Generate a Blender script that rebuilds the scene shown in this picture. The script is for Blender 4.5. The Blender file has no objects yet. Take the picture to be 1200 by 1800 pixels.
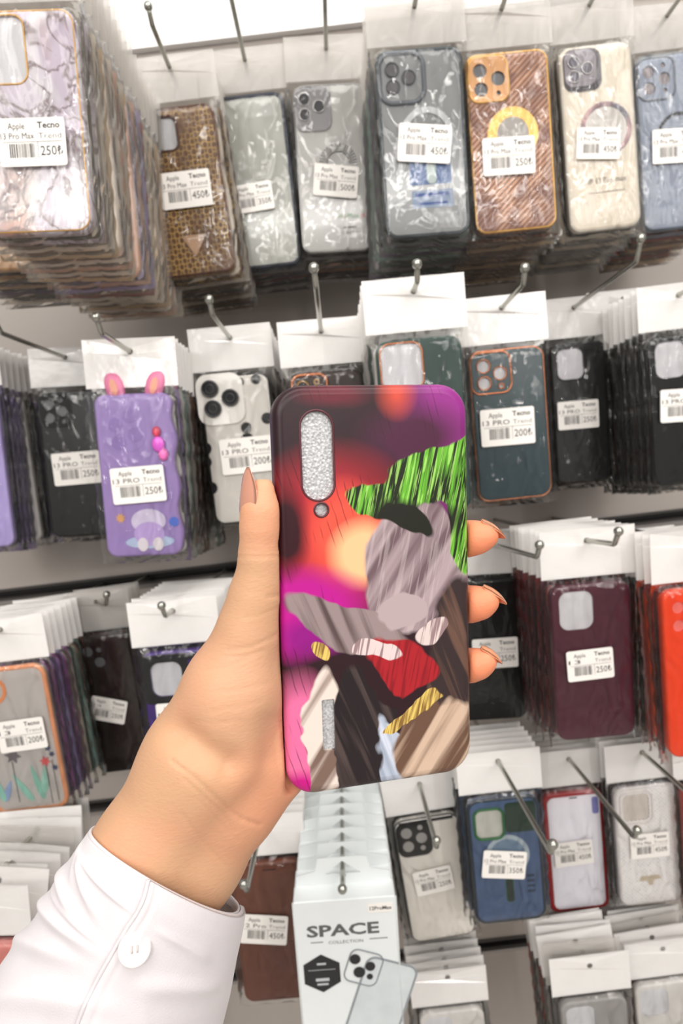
import bpy, math, random
import numpy as np
from mathutils import Vector, Matrix, noise
from mathutils.geometry import tessellate_polygon

sc = bpy.context.scene
C = sc.collection
# ------------------------------------------------------------------ camera, world, lamps, exposure
F = 1155.0
PITCH, ROLL = math.radians(7.5), math.radians(6.8)
CAM = Vector((0.0, -0.95, 1.35))
FWD = Vector((0, math.cos(PITCH), -math.sin(PITCH)))
R0 = Vector((1, 0, 0)); U0 = R0.cross(FWD)
RT = math.cos(ROLL) * R0 - math.sin(ROLL) * U0
UP = math.cos(ROLL) * U0 + math.sin(ROLL) * R0
cam = bpy.data.cameras.new('camera')
camo = bpy.data.objects.new('camera', cam); C.objects.link(camo)
camo.matrix_world = Matrix((( RT.x, UP.x, -FWD.x, CAM.x), (RT.y, UP.y, -FWD.y, CAM.y), (RT.z, UP.z, -FWD.z, CAM.z), (0, 0, 0, 1)))
cam.sensor_fit = 'VERTICAL'; cam.sensor_height = 36; cam.lens = F / 1800 * 36
cam.clip_start = 0.01
cam.dof.use_dof = True; cam.dof.focus_distance = 0.252; cam.dof.aperture_fstop = 16.0
sc.camera = camo
sc.view_settings.view_transform = 'Standard'; sc.view_settings.look = 'None'
sc.view_settings.gamma = 1; sc.view_settings.exposure = -0.13
sc.cycles.transparent_max_bounces = 32
sc.cycles.use_denoising = True
w = bpy.data.worlds.new('shop_light'); sc.world = w; w.use_nodes = True
w.node_tree.nodes['Background'].inputs[0].default_value = (1.0, 0.965, 0.93, 1)
w.node_tree.nodes['Background'].inputs[1].default_value = 0.40
def area(name, loc, target, sx, sy, power, col=(1, 0.97, 0.93)):
    l = bpy.data.lights.new(name, 'AREA'); l.shape = 'RECTANGLE'; l.size = sx; l.size_y = sy; l.energy = power; l.color = col
    o = bpy.data.objects.new(name, l); C.objects.link(o); o.location = loc
    o.rotation_euler = (Vector(target) - Vector(loc)).to_track_quat('-Z', 'Y').to_euler()
    return o
area('ceiling_lamp', (0.35, -1.1, 2.75), (0.0, -0.2, 1.3), 2.0, 0.5, 20)
area('ceiling_lamp', (-1.0, -1.9, 2.6), (0.0, -0.2, 1.2), 0.5, 1.8, 14)
area('ceiling_lamp', (1.3, -2.0, 2.5), (0.0, -0.3, 1.2), 0.5, 1.8, 14)
area('added_highlight_strip', (0.1, -2.7, 2.35), (0.0, -0.2, 1.1), 2.4, 0.10, 22)  # three unseen strips added for sharp film highlights and more frontal light
area('added_highlight_strip', (-0.9, -3.2, 1.95), (0.0, -0.2, 1.1), 0.10, 1.2, 12)
area('added_highlight_strip', (1.1, -3.2, 2.0), (0.0, -0.2, 1.1), 0.10, 1.2, 12)

def cam2w(v):            # camera frame (x right, y down, z forward), metres
    return CAM + RT * v[0] - UP * v[1] + FWD * v[2]
def ray(px, py):
    return RT * ((px - 600) / F) - UP * ((py - 900) / F) + FWD
def at_y(px, py, y):
    r = ray(px, py); return CAM + r * ((y - CAM.y) / r.y)
def proj(p):
    d = p - CAM; z = d.dot(FWD)
    return (600 + F * d.dot(RT) / z, 900 - F * d.dot(UP) / z)

# ------------------------------------------------------------------ materials
def srgb(c):
    return tuple(((x / 255) / 12.92 if x <= 10 else ((x / 255 + 0.055) / 1.055) ** 2.4) for x in c)
MC = {}
class N:                 # tiny expression wrapper around shader math nodes
    nt = None
    def __init__(s, sock): s.s = sock
    @staticmethod
    def m(op, a, b=None, c=None, clamp=False):
        n = N.nt.nodes.new('ShaderNodeMath'); n.operation = op; n.use_clamp = clamp
        for i, v in enumerate((a, b, c)):
            if v is None: continue
            if isinstance(v, N): N.nt.links.new(v.s, n.inputs[i])
            else: n.inputs[i].default_value = v
        return N(n.outputs[0])
    def __add__(s, o): return N.m('ADD', s, o)
    __radd__ = __add__
    def __mul__(s, o): return N.m('MULTIPLY', s, o)
    __rmul__ = __mul__
    def __sub__(s, o): return N.m('SUBTRACT', s, o)
    def __rsub__(s, o): return N.m('SUBTRACT', o, s)
    def __truediv__(s, o): return N.m('DIVIDE', s, o)
    def sat(s): return N.m('ADD', s, 0.0, clamp=True)
    def f(s, op, *a): return N.m(op, s, *a)
def mixc(fac, a, b):
    n = N.nt.nodes.new('ShaderNodeMix'); n.data_type = 'RGBA'
    for k, v in ((0, fac), (6, a), (7, b)):
        if isinstance(v, N): N.nt.links.new(v.s, n.inputs[k])
        elif k == 0: n.inputs[0].default_value = v
        else: n.inputs[k].default_value = (*srgb(v), 1)
    return N(n.outputs[2])
def coords(nt, scale=1.0, rot=(0, 0, 0)):
    t = nt.nodes.new('ShaderNodeTexCoord'); mp = nt.nodes.new('ShaderNodeMapping')
    mp.inputs['Scale'].default_value = (scale,) * 3 if not isinstance(scale, tuple) else scale
    mp.inputs['Rotation'].default_value = rot
    nt.links.new(t.outputs['Object'], mp.inputs[0]); return mp.outputs[0]
def noise_node(nt, vec, scale, detail=3, dist=0.0):
    n = nt.nodes.new('ShaderNodeTexNoise'); nt.links.new(vec, n.inputs['Vector'])
    n.inputs['Scale'].default_value = scale; n.inputs['Detail'].default_value = detail; n.inputs['Distortion'].default_value = dist
    return N(n.outputs[0])
def new_mat(name):
    m = bpy.data.materials.new(name); m.use_nodes = True; N.nt = m.node_tree
    return m, m.node_tree, m.node_tree.nodes['Principled BSDF']
def bump(nt, b, h, strength=0.2, dist=0.001):
    n = nt.nodes.new('ShaderNodeBump'); n.inputs['Strength'].default_value = strength; n.inputs['Distance'].default_value = dist
    nt.links.new(h.s, n.inputs['Height']); nt.links.new(n.outputs[0], b.inputs['Normal'])
def plain(name, col, rough=0.4, metal=0.0, var=0.06, coat=0.0, alpha=1.0, nscale=60, bumpy=0.0, spec=0.5, sss=0.0):
    if name in MC: return MC[name]
    m, nt, b = new_mat(name)
    v = coords(nt); n = noise_node(nt, v, nscale, 3)
    c = tuple(max(0, x * (1 - var)) for x in col); d = tuple(min(255, x * (1 + var)) for x in col)
    nt.links.new(mixc(n, c, d).s, b.inputs['Base Color'])
    b.inputs['Roughness'].default_value = rough; b.inputs['Metallic'].default_value = metal
    b.inputs['Coat Weight'].default_value = coat; b.inputs['Alpha'].default_value = alpha
    b.inputs['Specular IOR Level'].default_value = spec
    if sss: b.inputs['Subsurface Weight'].default_value = sss; b.inputs['Subsurface Scale'].default_value = 0.004
    if bumpy: bump(nt, b, n, bumpy)
    MC[name] = m; return m

def film_mat(name, tint, base, rough=0.07, scale=38.0):      # clear crinkled wrapping film
    m, nt, b = new_mat(name)
    v = coords(nt, (1.0, 1.0, 0.5), (0, .35, 0)); n = noise_node(nt, v, scale, 1, 1.8)
    n2 = noise_node(nt, v, scale * 3.2, 2, 2.0)
    tr = nt.nodes.new('ShaderNodeBsdfTransparent'); tr.inputs[0].default_value = (*tint, 1)
    gl = nt.nodes.new('ShaderNodeBsdfGlossy'); gl.inputs['Roughness'].default_value = rough
    df = nt.nodes.new('ShaderNodeBsdfDiffuse'); df.inputs[0].default_value = (0.85, 0.83, 0.8, 1)
    bp = nt.nodes.new('ShaderNodeBump'); bp.inputs['Strength'].default_value = 0.8; bp.inputs['Distance'].default_value = 0.0042
    nt.links.new((n + n2 * 0.08).s, bp.inputs['Height']); nt.links.new(bp.outputs[0], gl.inputs['Normal'])
    lw = nt.nodes.new('ShaderNodeFresnel'); lw.inputs[0].default_value = 1.5; nt.links.new(bp.outputs[0], lw.inputs['Normal'])
    mx = nt.nodes.new('ShaderNodeMixShader'); mx2 = nt.nodes.new('ShaderNodeMixShader')
    mx2.inputs[0].default_value = base
    nt.links.new(tr.outputs[0], mx2.inputs[1]); nt.links.new(df.outputs[0], mx2.inputs[2])
    nt.links.new((N(lw.outputs[0]) * 0.85).sat().s, mx.inputs[0]); nt.links.new(mx2.outputs[0], mx.inputs[1]); nt.links.new(gl.outputs[0], mx.inputs[2])
    nt.links.new(mx.outputs[0], nt.nodes['Material Output'].inputs[0]); nt.nodes.remove(b)
    MC[name] = m; return m
FILM = film_mat('clear_film', (0.995, 0.995, 0.99), 0.004)
FILMG = film_mat('cloudy_film', (0.99, 0.98, 0.96), 0.07, 0.2)
HEADW = plain('white_header_film', (234, 231, 228), 0.16, var=0.02, nscale=42, bumpy=0.9, coat=.3)
HEADG = film_mat('frosted_header_film', (0.9, 0.88, 0.86), 0.30, 0.3)
STICK = plain('sticker_paper', (243, 238, 232), 0.6, var=0.01)
INK = plain('label_ink', (38, 36, 38), 0.7)
GREYINK = plain('grey_ink', (120, 118, 120), 0.7)
FOAM = plain('white_foam', (226, 226, 230), 0.8, var=0.03, nscale=900, bumpy=0.4)
STEEL = plain('hook_steel', (176, 176, 168), 0.24, 0.9, var=0.04)
GOLD = plain('gold_trim', (214, 168, 96), 0.36, 0.6)
ROSE = plain('rose_gold_trim', (196, 128, 92), 0.25, 0.8)
BLACK = plain('black_plastic', (22, 22, 24), 0.42)
GLOSSBLK = plain('gloss_black', (14, 14, 16), 0.12, coat=0.5)
LENSG = plain('lens_grey', (118, 120, 124), 0.2)
WALLM = plain('wall_laminate', (176, 167, 160), 0.55, var=0.015, nscale=6)
SLOTM = plain('slot_dark', (58, 54, 52), 0.6)

def clear_mat(name, col, alpha, rough=0.15):
    if name in MC: return MC[name]
    m, nt, b = new_mat(name)
    b.inputs['Base Color'].default_value = (*srgb(col), 1); b.inputs['Roughness'].default_value = rough
    b.inputs['Alpha'].default_value = alpha; b.inputs['Coat Weight'].default_value = 0.3
    MC[name] = m; return m

def pattern_mat(name):
    if name in MC: return MC[name]
    m, nt, b = new_mat(name); v = coords(nt)
    if name == 'marble':
        n = noise_node(nt, coords(nt, 1, (0, 0.5, 0)), 16, 5, 2.6); k = ((n - 0.5).f('ABSOLUTE') * 22).sat()
        n2 = noise_node(nt, v, 18, 3, 1.0)
        base = mixc(((n2 - 0.42) * 5).sat(), (212, 200, 214), (232, 230, 232))
        base = mixc(((noise_node(nt, v, 11, 2, .5) - 0.56) * 7).sat(), base, (214, 168, 150))
        col = mixc(k, (142, 126, 128), base); r = 0.15
    elif name == 'snakeskin':
        vo = nt.nodes.new('ShaderNodeTexVoronoi'); nt.links.new(coords(nt, (1, 1, 0.8), (0, 0.78, 0)), vo.inputs['Vector'])
        vo.inputs['Scale'].default_value = 165; vo.inputs['Randomness'].default_value = 0.15
        d = N(vo.outputs['Distance']); k = 1.0 - ((d - 0.47).f('ABSOLUTE') * 10).sat()
        z = noise_node(nt, v, 22, 2)
        col = mixc(k * ((z - 0.36) * 5).sat(), (112, 76, 46), (228, 188, 110)); r = 0.35; bump(nt, b, d, 0.4, 0.001)  # gold on the scale edges is reflection painted into the colour, in noise patches
        b.inputs['Metallic'].default_value = 0.0
    elif name == 'carbon_gold':
        wv = nt.nodes.new('ShaderNodeTexWave'); nt.links.new(coords(nt, 1, (0, -0.85, 0)), wv.inputs['Vector'])
        wv.bands_direction = 'X'; wv.inputs['Scale'].default_value = 78; wv.inputs['Distortion'].default_value = 0
        z = noise_node(nt, v, 24, 2, 1.0)
        base = mixc(((z - 0.36) * 4).sat(), (138, 96, 82), (212, 162, 130))
        col = mixc((N(wv.outputs[1]) * 1.8 - 0.6).sat() * 0.8, base, (96, 60, 48)); r = 0.42; b.inputs['Metallic'].default_value = 0.15
    elif name == 'dots':
        vo = nt.nodes.new('ShaderNodeTexVoronoi'); nt.links.new(coords(nt, (1, 0.001, 1)), vo.inputs['Vector']); vo.inputs['Scale'].default_value = 46
        vo.inputs['Randomness'].default_value = 0.55
        k = ((N(vo.outputs['Distance']) - 0.31) * 30).sat(); col = mixc(k, (16, 16, 18), (226, 221, 214)); r = 0.2
    elif name == 'glitter':
        wv = nt.nodes.new('ShaderNodeTexVoronoi'); nt.links.new(coords(nt, 1, (0, 0.78, 0)), wv.inputs['Vector']); wv.inputs['Scale'].default_value = 300
        wv.inputs['Randomness'].default_value = 0.1
        z = noise_node(nt, v, 16, 1, 0.5)
        base = mixc(((z - 0.35) * 4).sat(), (216, 200, 200), (176, 184, 200))
        col = mixc(((N(wv.outputs['Distance']) - 0.4) * 6).sat(), base, (255, 252, 250)); r = 0.25; b.inputs['Metallic'].default_value = 0.2
    elif name == 'silver_foam':
        vo = nt.nodes.new('ShaderNodeTexVoronoi'); nt.links.new(v, vo.inputs['Vector']); vo.inputs['Scale'].default_value = 800
        n = noise_node(nt, v, 1100, 2)
        col = mixc(((n - 0.35) * 3).sat(), (168, 168, 170), (215, 215, 216)); r = 0.35
        bump(nt, b, N(vo.outputs['Distance']), 0.5, 0.0004); b.inputs['Metallic'].default_value = 0.15
    elif name == 'leather_brown':
        n = noise_node(nt, v, 300, 4); z = noise_node(nt, v, 14, 2)
        col = mixc(z, (104, 54, 36), (136, 78, 54)); r = 0.45; bump(nt, b, n, 0.25, 0.0006)
    elif name == 'iridescent_ring':
        z = noise_node(nt, v, 60, 1); col = mixc(((z - 0.4) * 5).sat(), (70, 60, 80), (190, 150, 150)); r = 0.2
    nt.links.new(col.s, b.inputs['Base Color']); b.inputs['Roughness'].default_value = r
    MC[name] = m; return m

# ------------------------------------------------------------------ mesh tools
class MB:
    def __init__(s): s.v = []; s.f = []; s.sm = []
    def add(s, vs, fs, smooth=True):
        o = len(s.v); s.v += [tuple(p) for p in vs]; s.f += [tuple(i + o for i in f) for f in fs]; s.sm += [smooth] * len(fs)
    def loft(s, rings, closed=True, cap=False, smooth=True):
        n = len(rings[0]); vs = [p for r in rings for p in r]; fs = []
        for i in range(len(rings) - 1):
            for j in range(n if closed else n - 1):
                k = (j + 1) % n; fs.append((i * n + j, i * n + k, (i + 1) * n + k, (i + 1) * n + j))
        if cap: fs.append(tuple(reversed(range(n)))); fs.append(tuple(range((len(rings) - 1) * n, len(rings) * n)))
        s.add(vs, fs, smooth)
    def fill(s, loops, y):       # xz loops (first outer, rest holes), facing -Y
        L = [[Vector((p[0], 0, p[1])) for p in l] for l in loops]
        tris = tessellate_polygon(L); flat = [(p[0], y(p) if callable(y) else y, p[1]) for l in loops for p in l]
        out = []
        for a, b, c in tris:
            A, B, D = (Vector((flat[i][0], flat[i][2])) for i in (a, b, c))
            cr = (B - A).x * (D - A).y - (B - A).y * (D - A).x
            if abs(cr) < 1e-14: continue
            out.append((a, b, c) if cr > 0 else (a, c, b))
        s.add(flat, out, False)
    def build(s, name, mat, parent=None):
        me = bpy.data.meshes.new(name); me.from_pydata(s.v, [], s.f); me.update()
        me.polygons.foreach_set('use_smooth', s.sm)
        if mat: me.materials.append(mat)
        return link(name, me, parent)
def link(name, me, parent=None):
    o = bpy.data.objects.new(name, me); C.objects.link(o)
    if parent: o.parent = parent
    return o
def empty(name, mw, label=None, cat=None, group=None):
    o = bpy.data.objects.new(name, None); C.objects.link(o); o.matrix_world = mw; o.empty_display_size = 0.01
    tag(o, label, cat, group); return o
def tag(o, label=None, cat=None, group=None, kind=None):
    for k, v in (('label', label), ('category', cat), ('group', group), ('kind', kind)):
        if v: o[k] = v
    return o
def rr(w, h, r, n=6, cx=0.0, cz=0.0):
    r = min(r, w / 2 - 1e-5, h / 2 - 1e-5); out = []
    for q, (sx, sz) in enumerate(((1, 1), (-1, 1), (-1, -1), (1, -1))):
        for i in range(n + 1):
            a = math.pi / 2 * (q + i / n)
            out.append((cx + sx * (w / 2 - r) + r * math.cos(a), cz + sz * (h / 2 - r) + r * math.sin(a)))
    return out
def circ(cx, cz, r, n=20):
    return [(cx + r * math.cos(2 * math.pi * i / n), cz + r * math.sin(2 * math.pi * i / n)) for i in range(n)]
def shell(mb, outer, holes, yf, t, e=0.0025, hd=0.0016):
    """open-backed shell with rounded face edge; outer(inset) gives the loop; face at y=yf looking to -Y."""
    rings = []
    ir = outer(0.0013); rings.append([(x, yf + 0.0014, z) for x, z in ir]); rings.append([(x, yf + t, z) for x, z in ir])
    rings.append([(x, yf + t, z) for x, z in outer(0)])
    for k in range(6):
        a = math.pi / 2 * k / 5
        rings.append([(x, yf + e * (1 - math.sin(a)), z) for x, z in outer(e * (1 - math.cos(a)))])
    mb.loft([list(reversed(r)) for r in rings])
    mb.fill([outer(e)] + holes, yf)
    for h in holes:
        mb.loft([[(x, yf, z) for x, z in h], [(x, yf + hd, z) for x, z in h]])
def tube(mb, pts, r, n=8, closed=False, cap=True):
    pts = [Vector(p) for p in pts]; rings = []; N_ = len(pts); up = None
    for i, p in enumerate(pts):
        if closed: t = pts[(i + 1) % N_] - pts[i - 1]
        else: t = pts[min(i + 1, N_ - 1)] - pts[max(i - 1, 0)]
        t.normalize()
        if up is None: up = t.orthogonal().normalized()
        up = (up - t * up.dot(t)).normalized(); b = t.cross(up)
        rad = r[i] if isinstance(r, (list, tuple)) else r
        rings.append([p + (up * math.cos(2 * math.pi * k / n) + b * math.sin(2 * math.pi * k / n)) * rad for k in range(n)])
    if closed: rings.append(rings[0])
    mb.loft(rings, cap=cap and not closed)
def ring2d(mb, loop, r, y, n=6):
    tube(mb, [(x, y, z) for x, z in loop], r, n, closed=True)
def slab(mb, loop, y0, y1, holes=()):
    mb.fill([loop] + list(holes), y0); mb.loft([[(x, y1, z) for x, z in loop], [(x, y0, z) for x, z in loop]])
    for h in holes: mb.loft([[(x, y0, z) for x, z in h], [(x, y1, z) for x, z in h]])

_T = {}
def text_geo(body, size, x, z, y, mb, align='LEFT', sx=1.0, bold=0.0, res=2, rot=0.0):
    k = (body, align, bold, res)
    if k not in _T:
        cu = bpy.data.curves.new('lettering', 'FONT'); cu.body = body; cu.align_x = align; cu.size = 1; cu.offset = bold; cu.resolution_u = res
        o = bpy.data.objects.new('lettering', cu); C.objects.link(o)
        bpy.context.view_layer.update()
        me = bpy.data.meshes.new_from_object(o.evaluated_get(bpy.context.evaluated_depsgraph_get()))
        _T[k] = ([v.co.copy() for v in me.vertices], [tuple(p.vertices) for p in me.polygons])
        bpy.data.objects.remove(o); bpy.data.curves.remove(cu); bpy.data.meshes.remove(me)
    vs, fs = _T[k]; c, s = math.cos(rot), math.sin(rot)
    mb.add([(x + size * (v.x * sx * c - v.y * s), y, z + size * (v.x * sx * s + v.y * c)) for v in vs], fs, False)
def text_fit(body, x0, x1, z, size, y, mb, bold=0.0):
    k = (body, 'LEFT', bold, 2)
    if k not in _T: text_geo(body, 1, 0, 0, 0, MB(), 'LEFT', bold=bold)
    xs = [v.x for v in _T[k][0]]; sx = (x1 - x0) / (max(xs) - min(xs)) / size
    text_geo(body, size, x0 - min(xs) * size * sx, z, y, mb, 'LEFT', sx=sx, bold=bold)
def quad(mb, x0, x1, z0, z1, y):
    mb.add([(x0, y, z0), (x1, y, z0), (x1, y, z1), (x0, y, z1)], [(0, 1, 2, 3)], False)

# ------------------------------------------------------------------ wall
GZ = [at_y(600, p, 0).z for p in (-260, 617, 975, 1364, 1690)]
def build_wall():
    mb = MB(); g, dp = 0.012, 0.02
    zs = sorted(GZ, reverse=True); top = GZ[0] + 0.9; prof = [(0, top)]
    for z in zs: prof += [(0, z + g / 2), (dp, z + g / 2), (dp, z - g / 2), (0, z - g / 2)]
    prof.append((0, zs[-1] - 0.7))
    for (y0, z0), (y1, z1) in zip(prof, prof[1:]):
        mb.add([(-1.3, y0, z0), (1.3, y0, z0), (1.3, y1, z1), (-1.3, y1, z1)], [(3, 2, 1, 0)], False)
    o = mb.build('wall_back', WALLM); tag(o, kind='structure')
    for i, z in enumerate(zs):          # dark metal channel liner in each slot
        mb = MB(); h = g / 2
        pr = [(-0.002, z + h + .003), (0.018, z + h - .001), (0.018, z - h + .001), (-0.002, z - h - .002), (-0.002, z - h + .001), (0.0165, z - h + .003), (0.0165, z + h - .003), (-0.002, z + h - .001)]
        mb.loft([[(-1.3, y, zz) for y, zz in pr], [(1.3, y, zz) for y, zz in pr]], cap=True, smooth=False)
        tag(mb.build('trim_%d' % (i + 1), SLOTM), kind='structure')
        mb = MB()
        mb.loft([[(-1.3, y, zz) for y, zz in ((-.004, z - h - .003), (0, z - h - .003), (0, z - h - .008), (-.004, z - h - .008))],
                 [(1.3, y, zz) for y, zz in ((-.004, z - h - .003), (0, z - h - .003), (0, z - h - .008), (-.004, z - h - .008))]], cap=True, smooth=False)
        tag(mb.build('trim_%d' % (i + 11), plain('slot_lip', (150, 144, 140), 0.3, 0.4)), kind='structure')
    mb = MB(); z0 = at_y(600, 52, 0).z                               # white fascia board above the display
    mb.loft([[(-1.3, y, z) for y, z in ((0, z0), (-.012, z0), (-.012, z0 + .6), (0, z0 + .6))], [(1.3, y, z) for y, z in ((0, z0), (-.012, z0), (-.012, z0 + .6), (0, z0 + .6))]], cap=True, smooth=False)
    tag(mb.build('trim_21', plain('white_fascia', (250, 250, 250), 0.5, var=0.005)), kind='structure')
build_wall()
mb = MB(); mb.loft([[(-3, -4.5, -.05), (3, -4.5, -.05), (3, 0.05, -.05), (-3, 0.05, -.05)], [(-3, -4.5, 0), (3, -4.5, 0), (3, 0.05, 0), (-3, 0.05, 0)]], cap=True, smooth=False)
tag(mb.build('floor', plain('floor_tile', (196, 190, 184), .4)), kind='structure')

# ------------------------------------------------------------------ packages
rng = random.Random(7)
HOLE = 0.040           # hanger hole above the top of the case
def case_outer(w, h, r, wavy=0.0):
    def f(inset):
        l = rr(w - 2 * inset, h - 2 * inset, r - inset, 7)
        if wavy:
            out = []
            side = []
            for x, z in l: out.append((x, z))
            # resample the right-hand side with waves
            pts = []
            for i, (x, z) in enumerate(out):
                pts.append((x, z))
                if i == len(out) - 1:
                    z1 = out[0][1]
                    for k in range(1, 24):
                        zz = z + (z1 - z) * k / 24
                        pts.append((x + wavy * math.sin(k / 24 * math.pi * 6), zz))
            return pts
        return l
    return f
def bag_mesh(W, H, t, seed):
    mb = MB(); rs = random.Random(seed); bw = W + 0.014; zb, zt = -H / 2 - 0.007, H / 2 + 0.006; nx, nz = 16, 30
    waves = [(rs.uniform(60, 260), rs.uniform(-160, 160), rs.uniform(0, 6.28), rs.uniform(.2, 1)) for _ in range(7)]
    def wr(x, z): return sum(a * math.sin(kx * x + kz * z + p) for kx, kz, p, a in waves) / 3.0
    for side in (-1, 1):
        vs = []; fs = []
        for j in range(nz + 1):
            for i in range(nx + 1):
                u, v = i / nx, j / nz; x = (u - .5) * bw; z = zb + (zt - zb) * v
                e = min(1, min(u, 1 - u) * bw / 0.007); ez = min(1, min(v * (zt - zb) / 0.008, (1 - v) * (zt - zb) / 0.012 + 0.15))
                pr = (e ** .5) * (max(ez, 0) ** .5)
                crim = 0.0011 * math.sin(x * 900 + rs.random()) * (1 - min(1, v * 12)) if side < 0 else 0
                y = side * ((t / 2 + 0.0005) * pr + 0.0007 * (wr(x, z) + 1) * pr) + crim * side
                vs.append((x + (0.0008 * math.sin(z * 300) if u in (0, 1) else 0), y, z))
        for j in range(nz):
            for i in range(nx):
                a = j * (nx + 1) + i; q = (a, a + 1, a + nx + 2, a + nx + 1); fs.append(q if side < 0 else q[::-1])
        mb.add(vs, fs)
    return mb
def header_mesh(W, H, seed):
    mb = MB(); rs = random.Random(seed); bw = W + 0.014; z0, z1 = H / 2 + 0.006, H / 2 + 0.052
    n = 14; ph = rs.uniform(0, 6); am = rs.uniform(.0006, .0016)
    loop = [(-bw / 2 + bw * i / n, z0) for i in range(n + 1)] + [(bw / 2, z0 + (z1 - z0) * k / 4) for k in range(1, 4)] + \
           [(bw / 2 - bw * i / n, z1) for i in range(n + 1)] + [(-bw / 2, z1 - (z1 - z0) * k / 4) for k in range(1, 4)]
    hole = circ(0, H / 2 + HOLE, 0.0032, 12)
    yy = lambda p: am * math.sin(p[0] * 70 + ph) * (p[1] - z0) / (z1 - z0) - 0.001
    mb.fill([loop, hole], yy)
    vs = [(p[0], yy(p) + 0.0006, p[1]) for p in loop]
    mb.fill([loop, hole], lambda p: yy(p) + 0.0006)
    mb.loft([[(p[0], yy(p) + 0.0006, p[1]) for p in loop], [(p[0], yy(p), p[1]) for p in loop]], smooth=False)
    return mb

def sticker(parent, cx, cz, wd, rot, y, model, price, plain_back=False):
    mb = MB(); ht = wd * 0.68
    slab(mb, rr(wd, ht, 0.0022, 4), -0.00045, 0)
    o = mb.build('price_label', STICK, parent)
    o.matrix_local = Matrix.Translation((cx, y, cz)) @ Matrix.Rotation(-rot, 4, 'Y')
    k = ('print', model, price)
    if k not in MC:
        t = MB(); s = 0.048
        text_fit('Apple', -0.0165, -0.0045, 0.0088, 0.0062, -0.0006, t)
        text_fit('Tecno', 0.0045, 0.0205, 0.0092, 0.0060, -0.0006, t, bold=0.02)
        text_fit(model, -0.0222, 0.0018 if len(model) > 5 else -0.010, 0.0022, 0.0060, -0.0006, t)
        text_fit('Trend', 0.0048, 0.0212, 0.0022, 0.0056, -0.0006, t, bold=-0.012)
        quad(t, -0.021, 0.0215, 0.0, 0.0003, -0.0006); quad(t, 0.0038, 0.0041, -0.011, 0.0, -0.0006)
        rs = random.Random(5); x = -0.0165
        while x < 0.0015:
            b = rs.choice((.0004, .0006, .0009)); quad(t, x, x + b, -0.0105, -0.001, -0.0006); x += b + rs.choice((.0004, .0006, .0008))
        text_fit(price, 0.0056, 0.0214, -0.0092, 0.0092, -0.0006, t)
        me = bpy.data.meshes.new('label_print'); me.from_pydata(t.v, [], t.f); me.materials.append(INK); MC[k] = me
    p = link('label_print', MC[k], o); s = wd / 0.048; p.scale = (s, 1, s)
    return o

TH = 0.0095
def lens_set(par, cx, cz, s, mat_ring, mat_glass, y, small=True, ringed=True):
    for (dx, dz, r) in ((-8, 8, 6.4), (-8, -8, 6.4), (8, 0, 6.4)) + (((8, 12.5, 2.7), (8, -12, 3.0)) if small else ()):
        r_ = r * s / 1000; x = cx + dx * s / 1000; z = cz + dz * s / 1000
        mb = MB(); slab(mb, circ(x, z, r_, 20), y - 0.0004, y + 0.0004); o = mb.build('camera_lens', mat_glass, par)
        if ringed:
            mb = MB(); ring2d(mb, circ(x, z, r_, 24), 0.0007, y - 0.0006); mb.build('lens_ring', mat_ring, par)
def flat(par, name, mat, loop, y, t=0.0004, holes=()):
    mb = MB(); slab(mb, loop, y - t, y, holes); return mb.build(name, mat, par)
def annulus(par, name, mat, cx, cz, r0, r1, y, a0=0, a1=360, t=0.0006):
    n = 40; A = [math.radians(a0 + (a1 - a0) * i / n) for i in range(n + 1)]
    mb = MB()
    if a1 - a0 >= 360:
        slab(mb, circ(cx, cz, r1, 40), y - t, y, [circ(cx, cz, r0, 40)])
    else:
        lp = [(cx + r1 * math.cos(a), cz + r1 * math.sin(a)) for a in A] + [(cx + r0 * math.cos(a), cz + r0 * math.sin(a)) for a in reversed(A)]
        slab(mb, lp, y - t, y)
    return mb.build(name, mat, par)

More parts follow.
